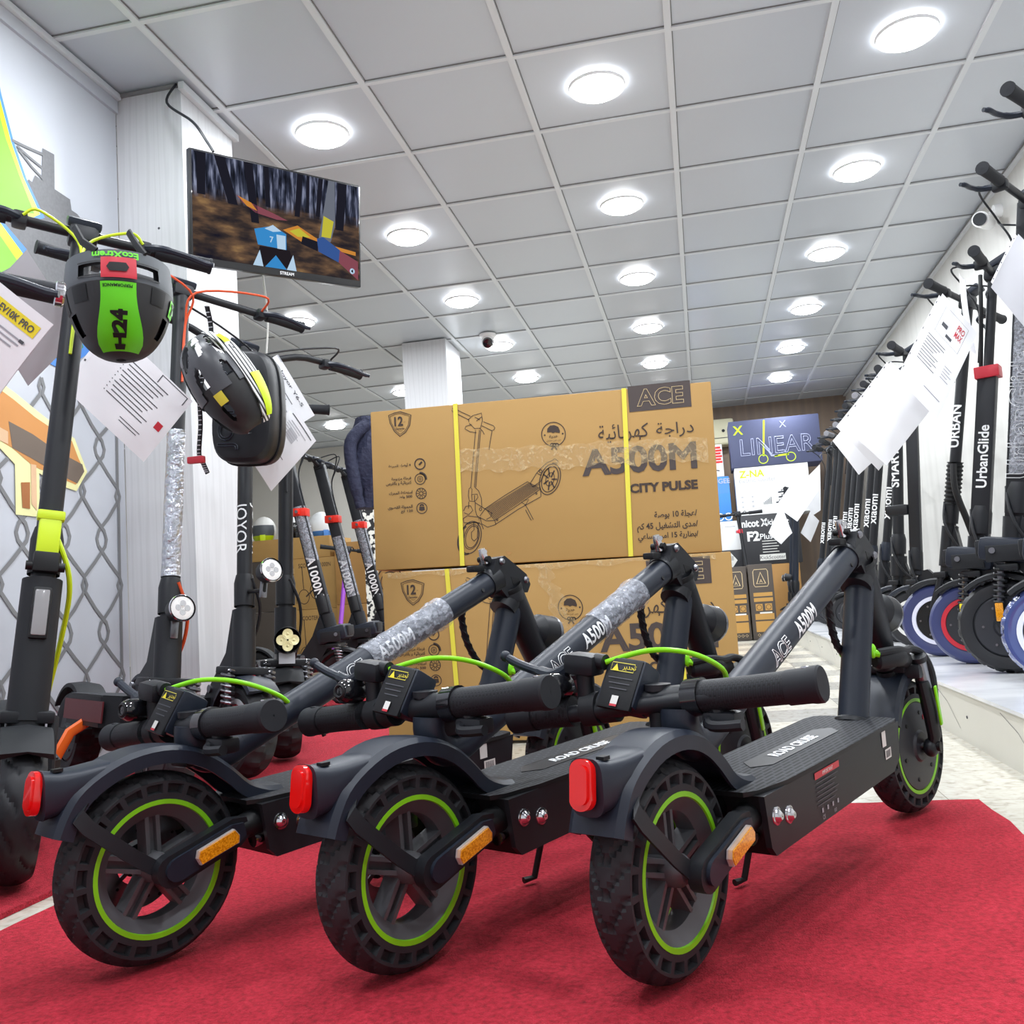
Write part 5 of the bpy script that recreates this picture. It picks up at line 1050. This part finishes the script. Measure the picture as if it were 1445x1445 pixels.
def redw(b, R, F, T, w, h):
    for k in range(6): F([(w*.5, h*(.42+.09*k)), (w*(.97-.05*(k % 2)), h*(.42+.09*k)), (w*(.97-.05*(k % 2)), h*(.49+.09*k)), (w*.5, h*(.49+.09*k))], 'red')
    F([(w*.1, h*.45), (w*.45, h*.45), (w*.45, h*.95), (w*.1, h*.95)], 'muralblue', .0006); R([(w*.4, h*.15), (w*.55, h*.22), (w*.8, h*.18)], .012, 'print')
y2 = 9.9
pile('plain carton on the floor behind the white and black battery boxes', 1003, 1046, .003, .62, y2, .4, 'cardboard2', group='boxes before the wooden wall')
zc_ = zt(1040, 776, y2); zd = zt(1035, 735, y2); ze = zt(1025, 672, y2); zf_ = zt(1018, 627, y2)
pile('black box with a white diamond hazard label at the back', 1003, 1046, .622, zc_, y2, .4, 'darkbox', diamond, group='boxes before the wooden wall')
pile('small plain white box on the black hazard-label box', 1003, 1045, zc_+.002, zd, y2, .4, 'white', lambda b, R, F, T, w, h: (R(ell(w*.36, h*.8, .02, .02), .004, 'printlight'), F([(w*.5, h*.8), (w*.85, h*.8), (w*.85, h*.82), (w*.5, h*.82)], 'printlight'), None)[-1], group='boxes before the wooden wall')
pile('bright blue box with round icons, under the red and white one', 1002, 1036, zd+.002, ze, y2, .4, 'blue', blue_, group='boxes before the wooden wall')
pile('white box with red stripes at the top of its pile under the air conditioner', 1000, 1030, ze+.002, zf_, y2, .4, 'white', redw, group='boxes before the wooden wall')
def abox(b, R, F, T, w, h):
    R([(w*.25, h*.7), (w*.75, h*.7), (w*.8, h*.73), (w*.8, h*.9), (w*.75, h*.93), (w*.25, h*.93), (w*.2, h*.9), (w*.2, h*.73)], .005, 'outline', True); R([(w*.32, h*.74), (w*.5, h*.89), (w*.68, h*.74)], .009, 'outline', True); T('A', w*.5, h*.775, .04, 'outline')
    for z_, hh in ((.57, .05), (.5, .05), (.26, .08), (.1, .14)): F([(w*.15, h*z_), (w*.92, h*z_), (w*.92, h*(z_+hh)), (w*.15, h*(z_+hh))], 'kraft')
    for x in (.2, .58): F([(w*x, h*.38), (w*(x+.28), h*.38), (w*(x+.28), h*.47), (w*x, h*.47)], 'kraft'); R(ell(w*(x+.14), h*.425, .02, .02), .004, 'ink', z=.0016)
    F([(w*.35, h*.34), (w*.85, h*.34), (w*.85, h*.36), (w*.35, h*.36)], 'offwhite')
    for k in range(4): R(ell(w*(.25+.18*k), h*.06, .012, .012, n=4), .003, 'outline')
ya = 8.15
p0, p1, p2, p3 = wz(1029, 850, ya)[0], wz(1056.5, 850, ya)[0], wz(1059, 850, ya)[0], wz(1094, 850, ya)[0]
carton('brown box with framed letter A, tight against the strapped cartons', p0-.02, p1, ya, ya+.3, .003, .625, 'brownbox', abox, group='brown letter A boxes')
carton('brown box with framed letter A, on the side of the plinth scooters', p2, p3, ya, ya+.3, .003, .635, 'brownbox', abox, group='brown letter A boxes')
# air conditioner
t = thing('air_conditioner', 'cream wall air conditioner high on the wooden back wall', 'air conditioner', (onY(985, 590, 10.6).x, YB-.001, 2.06), group=None); w_ = onY(1035, 590, 10.6).x-onY(985, 590, 10.6).x
b = MB(); b.box((w_/2, -.11, .15), (w_, .215, .3), 'acbody', ch=.03); b.cyl((w_-.12, -.219, .16), (w_-.12, -.222, .16), .018, 'deep', 16); b.box((w_-.12, -.219, .06), (.02, .003, .02), 'offwhite'); b.build('casing', t)
b = MB(); b.box((w_/2-.03, -.212, .045), (w_*.86, .02, .06), 'acbody', ch=.006); b.box((w_/2-.03, -.214, .08), (w_*.86, .022, .006), 'print'); b.build('louver', t)
b = MB(); b.box((w_/2, -.001, .15), (w_*.9, .004, .25), 'acbody'); b.build('mount_plate', t)
# ================================================================= THINGS HUNG ON THE SCOOTERS
def hung_sheet(label, c4, lines=None, sleeve=True, m='paper', group='price sheets in plastic sleeves', bend=.006, name='hanging_price_sheet'):
    """c4: corners top-left, top-right, bottom-right, bottom-left in the room; thin, slightly bowed"""
    a, b_, c, d = [V(p) for p in c4]; o = (a+b_+c+d)/4; N = (b_-a).cross(d-a).normalized()
    if N.dot(EYE-o) < 0: N = -N
    t = thing(name, label, 'price sheet', o, group=group); w, h = (b_-a).length, (d-a).length
    def pt(u, v, z=0): return a.lerp(b_, u).lerp(d.lerp(c, u), v)-o+N*(z+bend*(sin(PI*u)+.6*sin(PI*v*1.3)))
    n = 8; b = MB(); vs = [pt(i/n, j/n, .0) for j in range(n+1) for i in range(n+1)]; vs += [pt(i/n, j/n, -.001) for j in range(n+1) for i in range(n+1)]; k = n+1; q = k*k
    fs = [(j*k+i, j*k+i+1, (j+1)*k+i+1, (j+1)*k+i) for j in range(n) for i in range(n)]; fs += [tuple(q+x for x in reversed(f)) for f in fs]
    b.add(vs, fs, m)
    def patch(u0, v0, u1, v1, mm, z=.0006, nn=6):
        ps = [pt(u0+(u1-u0)*i/nn, v0, z) for i in range(nn+1)]+[pt(u0+(u1-u0)*i/nn, v1, z) for i in range(nn+1)]
        b.add(ps, [(i, i+1, nn+2+i, nn+1+i) for i in range(nn)], mm)
    def txt(s, u0, v0, u1, v1, mm, z=.0012, bold=.01):
        vs_, fs_ = text_geo(s, bold); x0, x1 = min(p.x for p in vs_), max(p.x for p in vs_); y0, y1 = min(p.y for p in vs_), max(p.y for p in vs_)
        b.add([pt(u0+(u1-u0)*(p.x-x0)/(x1-x0), v1+(v0-v1)*(p.y-y0)/(y1-y0), z) for p in vs_], fs_, mm)
    if lines: lines(patch, txt)
    b.build('paper', t)
    if sleeve:
        b = MB(); e = .045
        for i in range(6):
            v = .1+.15*i; b.add([pt(-e*1.0, v-.06, .0), pt(.0, v-.06, .0005), pt(.0, v+.09, .0005), pt(-e, v+.09, 0)], [(0, 1, 2, 3)], 'paper')
            b.add([pt(-e*.72, v, .001), pt(-e*.35, v, .001), pt(-e*.35, v+.025, .001), pt(-e*.72, v+.025, .001)], [(0, 1, 2, 3)], 'print')
        b.build('punched_edge', t)
    return t
def para(patch, u0, u1, v0, n, dv, m='print', seed=1):
    r = random.Random(seed)
    for i in range(n): patch(u0, v0+dv*i, u0+(u1-u0)*r.uniform(.55, 1), v0+dv*i+.007, m)
K = lambda pts: [P(u, v, k) for u, v, k in pts]
def ever(p, t):
    p(.02, .06, .95, .14, 'yellow'); t('EVERCROSS EV10K PRO', .25, .078, .92, .122, 'print', bold=.02); p(.55, .19, .93, .2, 'printlight'); p(.5, .22, .9, .23, 'printlight'); p(.88, .185, .92, .205, 'print'); p(.6, .25, .86, .26, 'printlight')
hung_sheet('price sheet with a yellow title band in front of the lime-latch scooter', K([(-62, 346, 1.17), (75, 458, 1.15), (-66, 648, 1.16), (-203, 536, 1.18)]), ever, False)
hung_sheet('grey plastic sleeve hanging behind the lime-latch stem', K([(38, 352, 1.97), (112, 470, 2.08), (40, 545, 2.04), (-34, 427, 1.94)]), None, False, 'papergrey')
def s2l(p, t):
    for i in range(10): p(.3+.015*(i % 3), .16+.055*i, .78-.03*(i % 4), .172+.055*i, 'print'); p(.27, .16+.055*i, .28, .172+.055*i, 'print')
    p(.55, .78, .8, .79, 'print'); p(.56, .82, .78, .83, 'print'); p(.86, .5, .93, .6, 'ringred'); p(.62, .02, .95, .03, 'print'); p(.62, .03, .63, .14, 'print'); p(.94, .03, .95, .14, 'print')
hung_sheet('large bullet-list price sheet below the grey helmet', K([(162, 462, 2.42), (272, 566, 2.50), (203, 652, 2.46), (92, 549, 2.38)]), s2l, True, 'paper')
def sa(p, t): p(.0, .0, .12, 1, 'papergrey', .0004); t('Joyor Y6-S', .2, .08, .8, .15, 'print'); p(.2, .25, .7, .262, 'print'); p(.2, .3, .6, .312, 'print'); p(.15, .4, .75, .5, 'printlight'); p(.2, .55, .9, .56, 'printlight')
hung_sheet('upper price sheet peeking out behind the hard bag', K([(392, 500, 2.72), (444, 586, 2.76), (378, 628, 2.72), (326, 542, 2.68)]), sa, False)
def sb(p, t):
    p(.1, .06, .9, .075, 'print'); p(.2, .14, .8, .15, 'printlight'); p(.3, .22, .6, .36, 'papergrey'); para(p, .15, .85, .18, 5, .035, 'printlight', 4); p(.2, .6, .7, .61, 'print')
hung_sheet('lower price sheet under the hard bag, its corner pointing down', K([(414, 574, 2.66), (446, 622, 2.68), (383, 693, 2.64), (348, 640, 2.6)]), sb, False)
# right
def sc_(p, t):
    p(.2, .06, .82, .062, 'print'); p(.2, .33, .82, .332, 'print'); p(.2, .06, .205, .33, 'print'); p(.815, .06, .82, .33, 'print'); t('PRO', .6, .1, .78, .16, 'ringred', bold=.02); t('MAX', .6, .17, .78, .23, 'ringred', bold=.02); p(.28, .2, .42, .24, 'print'); p(.45, .27, .6, .3, 'print')
    para(p, .12, .62, .4, 10, .03, 'print', 6); para(p, .7, .95, .52, 5, .03, 'printlight', 7); p(.5, .84, .9, .85, 'printlight')
hung_sheet('tall printed price sheet hanging under the bellows scooter handlebar', K([(1330, 414, 3.12), (1380, 470, 3.06), (1322, 592, 3.1), (1268, 534, 3.18)]), sc_, True)
hung_sheet('blank white price sheet in front of its two twins over the plinth row', K([(1257, 510, 3.32), (1319, 571, 3.26), (1251, 657, 3.3), (1189, 600, 3.36)]), None, True)
hung_sheet('blank price sheet peeking out just behind the front blank one', K([(1246, 520, 3.46), (1305, 580, 3.42), (1240, 664, 3.45), (1180, 602, 3.5)]), None, False)
hung_sheet('blank price sheet rearmost and lowest of the three overlapping ones', K([(1240, 545, 3.62), (1296, 592, 3.58), (1212, 670, 3.6), (1175, 622, 3.65)]), None, False, 'paper')
hung_sheet('blank grey-white price sheet hanging over the photo edge by the red-clamp stem', K([(1437, 330, 2.7), (1500, 396, 2.62), (1456, 474, 2.66), (1398, 405, 2.74)]), None, True, 'papergrey')
hung_sheet('clear narrow price sleeve hanging edge-on beside the bellows scooter', K([(1353, 383, 3.2), (1362, 395, 3.16), (1376, 500, 3.14), (1366, 492, 3.18)]), lambda p, t: p(.2, .6, .8, .64, 'print'), False)
for l, pts in (('far white sheet over the end of the plinth row, largest and highest', [(1128, 668, 7.4), (1157, 690, 7.3), (1125, 736, 7.4), (1095, 714, 7.5)]), ('far white sheet over the plinth end, touching the lettered stems', [(1157, 655, 8.3), (1158, 720, 8.3), (1146, 728, 8.3), (1128, 684, 8.3)]),
               ('far white sheet over the plinth end, lowest and furthest into the aisle', [(1103, 712, 8.0), (1118, 752, 7.9), (1102, 768, 8), (1084, 752, 8.1)]), ('far white sheet over the plinth end, low between dark stems', [(1143, 722, 8.5), (1156, 735, 8.5), (1144, 765, 8.5), (1130, 752, 8.5)])):
    hung_sheet(l, K(pts), None, False)
# ---- helmets and the bag
def shell(b, prof, seg, f, m, y0=0):
    pass
def helmet_dome(R3, m, cut=None, n=28, k=16, lat=1.62, thick=.012):
    """dome opening towards -z: outer and inner shell joined at the rim"""
    b = MB(); vs = []
    def pt(i, j, s):
        t = lat*j/k; a = 2*PI*i/n; return V((sin(t)*cos(a)*(R3[0]-s), sin(t)*sin(a)*(R3[1]-s), cos(t)*(R3[2]-s)))
    for s in (0, thick): vs += [pt(i, j, s) for j in range(k+1) for i in range(n)]
    q = n*(k+1); fs = []
    for j in range(k):
        for i in range(n):
            f = (j*n+i, (j+1)*n+i, (j+1)*n+(i+1) % n, j*n+(i+1) % n)
            if cut and cut(i, j): continue
            fs.append(f); fs.append(tuple(q+x for x in reversed(f)))
    fs += [(k*n+i, q+k*n+i, q+k*n+(i+1) % n, k*n+(i+1) % n) for i in range(n)]
    b.add(vs, fs, m); return b, pt
# grey helmet, hanging upside down with its back to the aisle
hc = P(169, 434, 1.85); t = thing('hanging_helmet', 'grey and black bicycle helmet with a neon green stripe hung upside down on the handlebar', 'helmet', hc)
vr = ray(169, 432).normalized(); X = vr.cross(V((0, 0, 1))).normalized(); Y = V((0, 0, 1)); 
# local frame: x right in view, y away from the viewer, z up
t.rotation_euler = Matrix((X, V((vr.x, vr.y, 0)).normalized(), V((0, 0, 1)))).transposed().to_euler(); t.scale = (.96, .96, .96)
def sup(a, e): return math.copysign(abs(a)**e, a)
def hpt(az, z, s=0.0):
    """surface of the helmet: az 0 faces the viewer; z from -.11 (crown, down) to +.10 (rim, up)"""
    u = (z+.112)/.19; r = (max(0, 1-(1-u)**2.2))**.4 if u < 1 else 1
    r *= 1-.07*max(0, u-.7)/.3
    return V((sin(az)*(.108-s)*r, -cos(az)*(.13-s)*r, z+(s if u < .2 else 0)))
def hpatch(b, fa, z0, z1, m, off=.002, na=14, nz=10):
    vs = []
    for j in range(nz+1):
        z = z0+(z1-z0)*j/nz; a0, a1 = fa((z-z0)/(z1-z0)); vs += [hpt(a0+(a1-a0)*i/na, z, -off) for i in range(na+1)]
    b.add(vs, [(j*(na+1)+i, j*(na+1)+i+1, (j+1)*(na+1)+i+1, (j+1)*(na+1)+i) for j in range(nz) for i in range(na)], m)
def hshell(z0, z1, m, holes=(), nz=14, na=48):
    b = MB(); zs = [z0+(z1-z0)*(j/nz)**(1.5 if z0 < -.1 else 1) for j in range(nz+1)]
    vs = [hpt(2*PI*i/na-PI, z, s) for s in (0, .014) for z in zs for i in range(na)]; q = na*(nz+1); fs = []
    for j in range(nz):
        for i in range(na):
            a = 2*PI*(i+.5)/na-PI; z = (zs[j]+zs[j+1])/2
            if any(a0 < a < a1 and h0 < z < h1 for a0, a1, h0, h1 in holes): continue
            f = (j*na+i, j*na+(i+1) % na, (j+1)*na+(i+1) % na, (j+1)*na+i); fs += [f, tuple(q+x for x in reversed(f))]
    for hz in (0, nz): fs += [(hz*na+i, q+hz*na+i, q+hz*na+(i+1) % na, hz*na+(i+1) % na) for i in range(na)]
    b.add(vs, fs, m); return b
b = hshell(-.1118, .015, 'helmblack', [(s_*1.15-.1, s_*1.15+.1, -.075, -.035) for s_ in (-1, 1)])
for s_ in (-1, 1):
    for a0, a1, z0, z1 in ((.62, .98, -.02, .012), (1.25, 1.55, -.03, .01)): hpatch(b, lambda u, a0=a0, a1=a1, s_=s_: (s_*a0, s_*a1), z0, z1, 'deep', .0012)
low = b.build('lower_shell', t)
b = hshell(.0152, .078, 'helmgrey', [(-.72, -.25, .026, .052), (.25, .72, .026, .052), (1.7, 2.2, .024, .054), (-2.2, -1.7, .024, .054)])
for z in (.025, .053): hpatch(b, lambda u: (-.78, .78), z-.0015, z+.0015, 'helmblack', .003)
up = b.build('upper_shell', t)
b = MB(); hpatch(b, lambda u: (-.33-.55*(1-u)**2.5, .3+.6*(1-u)**2.5), -.104, .012, 'helmgreen', .0025)
def htext(b, s, az, z, wd, ht, m, rot=0, off=.004, bold=.03, sx=1):
    vs, fs = text_geo(s, bold, cuts=2); x0, x1 = min(p.x for p in vs), max(p.x for p in vs); y0, y1 = min(p.y for p in vs), max(p.y for p in vs); out = []
    for p in vs:
        u = ((p.x-x0)/(x1-x0)-.5)*wd; v = ((p.y-y0)/(y1-y0)-.5)*ht
        uu, vv = (u*cos(rot)-v*sin(rot), u*sin(rot)+v*cos(rot)); out.append(hpt(az+uu/.115, z+vv, -off))
    b.add(out, fs, m)
htext(b, 'H24', -.02, -.07, .062, .04, 'deep', rot=PI/2, bold=.06); htext(b, 'PERFORMANCE', -.03, .004, .06, .006, 'deep', rot=PI); b.build('green_stripe', low)
b = MB(); htext(b, 'EcoXtrem', -.06, .066, .095, .014, 'helmgreen', rot=PI, bold=.03); b.build('lettering', up)
b = MB(); hpatch(b, lambda u: (1.2, 1.48), -.028, .006, 'helmgreen', .0025); htext(b, '7', 1.34, -.011, .02, .026, 'deep', bold=.06); b.build('side_badge', low)
b = MB(); hpatch(b, lambda u: (-.3, .3), .018, .06, 'ringred', .006); hpatch(b, lambda u: (-.2+.1*abs(u-.5), .17-.1*abs(u-.5)), .03, .048, 'deep', .0085); b.build('rear_light', up)
b = MB(); b.ball((-.01, -.06, .085), (.02, .012, .008), 'deep'); 
for x0 in (-.045, .055): b.tube([hpt(x0/.11, .075), V((x0-.02, -.09, .1)), V((x0-.035, -.06, .14))], .008, 'deep', 8, sx=.4)
b.build('chin_strap', t)
# black helmet hanging from the orange-cable scooter
hc = P(320, 543, 2.3); t = thing('hanging_helmet', 'black vented bicycle helmet with yellow patches and hatched band, hanging by its strap', 'helmet', hc)
vr = V(ray(320, 543)); vh = V((vr.x, vr.y, 0)).normalized(); X = vh.cross(V((0, 0, 1)))
base = Matrix((X, vh, V((0, 0, 1)))).transposed()
t.rotation_euler = (base @ Matrix.Rotation(rad(-32), 3, 'Y')).to_euler()
# local: opening towards +x/-z side, long axis z
def kpt(a, v, s=0):
    """a around the long axis (0 faces viewer), v 0..1 from top tip to bottom tip"""
    th = PI*(.06+.88*v); r = sin(th)**.75; return V((-cos(a)*0+sin(a)*(.085-s)*r, -cos(a)*(.092-s)*r, cos(th)*(.135-s)))
def kshell(a0, a1, v0, v1, m, holes=(), off=0, th=.013, na=48, nv=44):
    b = MB(); vs = [kpt(a0+(a1-a0)*i/na, v0+(v1-v0)*j/nv, s-off) for s in (0, th) for j in range(nv+1) for i in range(na+1)]; w_ = na+1; q = w_*(nv+1); fs = []
    for j in range(nv):
        for i in range(na):
            a = a0+(a1-a0)*(i+.5)/na; v = v0+(v1-v0)*(j+.5)/nv
            if any((((a-ha)*cos(hr)+(v-hv)*3*sin(hr))/hw)**2+((-(a-ha)*sin(hr)+(v-hv)*3*cos(hr))/hh)**2 < 1 for ha, hv, hw, hh, hr in holes): continue
            f = (j*w_+i, j*w_+i+1, (j+1)*w_+i+1, (j+1)*w_+i); fs += [f, tuple(q+x for x in reversed(f))]
    b.add(vs, fs, m); return b
HL = [(-.9, .2, .2, .42, .5), (-.25, .16, .18, .4, .2), (.35, .24, .18, .36, -.1), (-.75, .5, .16, .5, .2), (-1.5, .4, .16, .5, .2), (.15, .52, .14, .4, .0)]
kshell(-2.6, .46, .02, .56, 'helmgloss', HL).build('outer_shell', t)
kshell(-2.6, .46, .5, .99, 'helmblack', [(-.6, .7, .16, .3, .3), (-1.5, .75, .2, .3, .1)], off=-.004).build('inner_shell', t)
kshell(.44, 1.0, .05, .95, 'hatch', [(.75, .25, .1, .3, 0)], off=.003, na=8).build('hatched_band', t)
b = kshell(.62, 1.02, .55, .88, 'lime', off=.006, na=6, nv=8); c_ = kshell(-.62, -.34, .56, .64, 'strap', off=.006, na=5, nv=4); c2_ = kshell(.6, .85, .2, .3, 'lime', off=.006, na=4, nv=6)
b.build('yellow_trim', t); c_.build('yellow_trim', t); c2_.build('yellow_trim', t)
b = MB(); inv = t.rotation_euler.to_matrix().transposed(); W = lambda u, v, k: inv @ (P(u, v, k)-hc)
st_ = smooth_path([W(292, 432, 2.34), W(298, 470, 2.36), W(288, 520, 2.3), W(282, 560, 2.28), W(283, 600, 2.3), W(281, 640, 2.32), W(286, 652, 2.32), W(293, 668, 2.32)])
b.tube(st_, .0085, 'deep', 8, sx=.45); 
for i in range(2, len(st_)-1): b.tube([st_[i]+inv @ V((-.004, -.005, 0)), st_[i]+inv @ V((.006, -.005, 0))], .0014, 'papergrey', 5)
b.build('chin_strap', t); b = MB(); b.box(W(277, 649, 2.31), (.045, .014, .018), 'ringred', R=inv, ch=.004); b.build('strap_buckle', t)
# the hard bag on the third stem
bc = P(354, 578, 2.5); t = thing('handlebar_bag', 'black hard-shell scooter bag with embossed lettering strapped to a stem', 'bag', bc)
vr = V(ray(354, 578)); vh = V((vr.x, vr.y, 0)).normalized(); vh = (Matrix.Rotation(rad(-24), 3, 'Z') @ vh); X = vh.cross(V((0, 0, 1))); t.rotation_euler = Matrix((X, vh, V((0, 0, 1)))).transposed().to_euler(); t.rotation_euler.rotate_axis('Y', rad(4))
def bag_half(d, off, m):
    b = MB(); secs = []; n = 40
    def outline(s, zz):
        o = []
        for k in range(n):
            a = 2*PI*k/n; x = sup(cos(a), .55)*.085*s; z = sup(sin(a), .55)*(.15*s); x *= 1-.12*(z/.15) if z > 0 else 1+.04*abs(z/.15); o.append(V((x, zz, z)))
        return o
    vs = []
    for s, y in ((.999, off), (1, off+d*.5), (.985, off+d*.75), (.93, off+d*.93), (.84, off+d), (.45, off+d*1.06), (.02, off+d*1.08)): vs += outline(s, y)
    b.add(vs, [(j*n+i, j*n+(i+1) % n, (j+1)*n+(i+1) % n, (j+1)*n+i) for j in range(6) for i in range(n)]+[tuple(range(n))], m); return b
b = bag_half(-.062, -.002, 'black'); b.text('JOYOR', (-.03, -.0685, -.01), (0, 0, 1), (-1, 0, 0), .062, 'satin', bold=.0, outline=.025, sx=1.1); b.build('front_shell', t)
bag_half(.05, .002, 'black').build('back_shell', t)
b = MB(); n = 40; o = []
for k in range(n+1):
    a = 2*PI*k/n; x = sup(cos(a), .55)*.0865; z = sup(sin(a), .55)*.1515; x *= 1-.12*(z/.15) if z > 0 else 1+.04*abs(z/.15); o.append((x, 0, z))
b.tube(o, .0032, 'deep', 6); b.build('zipper', t)
b = MB(); b.tube([(-.02, .05, .11), (-.03, .11, .1), (.03, .11, .1), (.02, .05, .11)], .008, 'deep', 8); b.build('strap', t)
t = None
# helmets on the far cartons
def far_helmet(label, u, m1, m2, m3, rot):
    p = onY(u, 745, YL+.2); t = thing('motorcycle_helmet', label, 'helmet', (p.x, YL+.22, 1.1065), (0, 0, rad(rot)), 'helmets on the far cartons')
    b = MB(); vs = []; n, k = 24, 14
    for j in range(k+1):
        th = PI*(.0+.78*j/k); vs += [V((sin(th)*cos(2*PI*i/n)*.105, sin(th)*sin(2*PI*i/n)*.125, .1+cos(th)*.125)) for i in range(n)]
    z0 = min(v.z for v in vs); 
    for v in vs: v.z -= z0
    fs = [(j*n+i, (j+1)*n+i, (j+1)*n+(i+1) % n, j*n+(i+1) % n) for j in range(k) for i in range(n)]+[tuple(k*n+i for i in range(n))]
    b.add(vs, fs, m1); b.build('helmet_shell', t)
    b = MB(); nn = 12; ps = []
    for z in (.05, .085, .12, .14):
        r = (1-((z-.095)/.13)**2)**.5; ps += [V((cos(a)*.108*r, sin(a)*.128*r, z)) for a in [rad(-150+10*i) for i in range(nn+1)]]
    b.add(ps, [(j*(nn+1)+i, j*(nn+1)+i+1, (j+1)*(nn+1)+i+1, (j+1)*(nn+1)+i) for j in range(3) for i in range(nn)], m2); b.build('visor', t)
    b = MB(); ps = []
    for z in (.01, .03, .05):
        r = (1-((z-.095)/.13)**2)**.5; ps += [V((cos(a)*.109*r, sin(a)*.129*r, z)) for a in [rad(-160+10*i) for i in range(14)]]
    b.add(ps, [(j*14+i, j*14+i+1, (j+1)*14+i+1, (j+1)*14+i) for j in range(2) for i in range(13)], m3); b.box((0, -.131, .03), (.045, .006, .05), m3, ch=.002); b.build('chin_guard', t)
far_helmet('pale helmet with grey visor and lime chin trim on the far cartons', 371, 'offwhite', 'helmgrey', 'lime', 20)
far_helmet('white helmet with dark visor, between two stems on the far cartons', 411, 'white', 'gloss', 'deep', 45)
far_helmet('white helmet with blue chin piece on the far cartons', 452, 'white', 'white', 'muralblue', 40)
# navy cover and patterned board beside the upper carton
p = P(520, 640, 5.05); t = thing('hanging_jacket', 'dark navy jacket draped over a handlebar, half behind the upper carton', 'jacket', p)
b = MB(); vs = []; n, k = 20, 14
for j in range(k+1):
    z = .2-.5*j/k; s = .4+.9*sin(PI*min(1, (j+1.5)/k)*.8)
    vs += [V((cos(2*PI*i/n)*.09*s*(1+.16*sin(i*2.1+j*.6)), sin(2*PI*i/n)*.07*s*(1+.16*cos(i*1.7+j)), z)) for i in range(n)]
b.add(vs, [(j*n+i, (j+1)*n+i, (j+1)*n+(i+1) % n, j*n+(i+1) % n) for j in range(k) for i in range(n)]+[tuple(range(n)), tuple(k*n+i for i in reversed(range(n)))], 'navy'); b.build('body', t)
b = MB(); b.tube(smooth_path([(.02, -.05, .15), (-.06, -.1, .05), (-.05, -.1, -.15), (-.03, -.08, -.3)]), [.035]*20+[.028]*5, 'navy', 12); b.build('sleeve', t)
xp = onY(519, 700, 6.8); t = thing('patterned_banner', 'tall cream banner with a black floral pattern beside the upper carton', 'banner', (xp.x, 6.8, .004))
b = MB(); b.box((.0, 0, .78), (.1, .012, 1.54), 'floral'); b.box((0, 0, .004), (.12, .12, .008), 'black'); b.build('panel', t); b = MB(); b.prism([(.05, 1.55), (.09, 1.55), (.1, .95), (.075, .8), (.05, 1.0)], (0, -.004, 0), (1, 0, 0), (0, 0, 1), .008, 'white'); b.build('white_border', t)
# ================================================================= LIGHT, CAMERA
w = bpy.data.worlds.new('World'); bpy.context.scene.world = w; w.use_nodes = True
w.node_tree.nodes['Background'].inputs[0].default_value = (.93, .96, 1, 1); w.node_tree.nodes['Background'].inputs[1].default_value = .9
cd = bpy.data.cameras.new('camera'); co = bpy.data.objects.new('camera', cd); C.objects.link(co)
cd.sensor_fit = 'HORIZONTAL'; cd.sensor_width = 36; cd.lens = 36*FPX/1445; cd.clip_start = .02
co.matrix_world = Matrix(((CR.x, CU.x, -CF.x, EYE.x), (CR.y, CU.y, -CF.y, EYE.y), (CR.z, CU.z, -CF.z, EYE.z), (0, 0, 0, 1)))
sc = bpy.context.scene; sc.camera = co
sc.view_settings.view_transform = 'Standard'; sc.view_settings.look = 'None'; sc.view_settings.gamma = 1; sc.view_settings.exposure = 0
sc.cycles.use_denoising = True; sc.cycles.max_bounces = 8
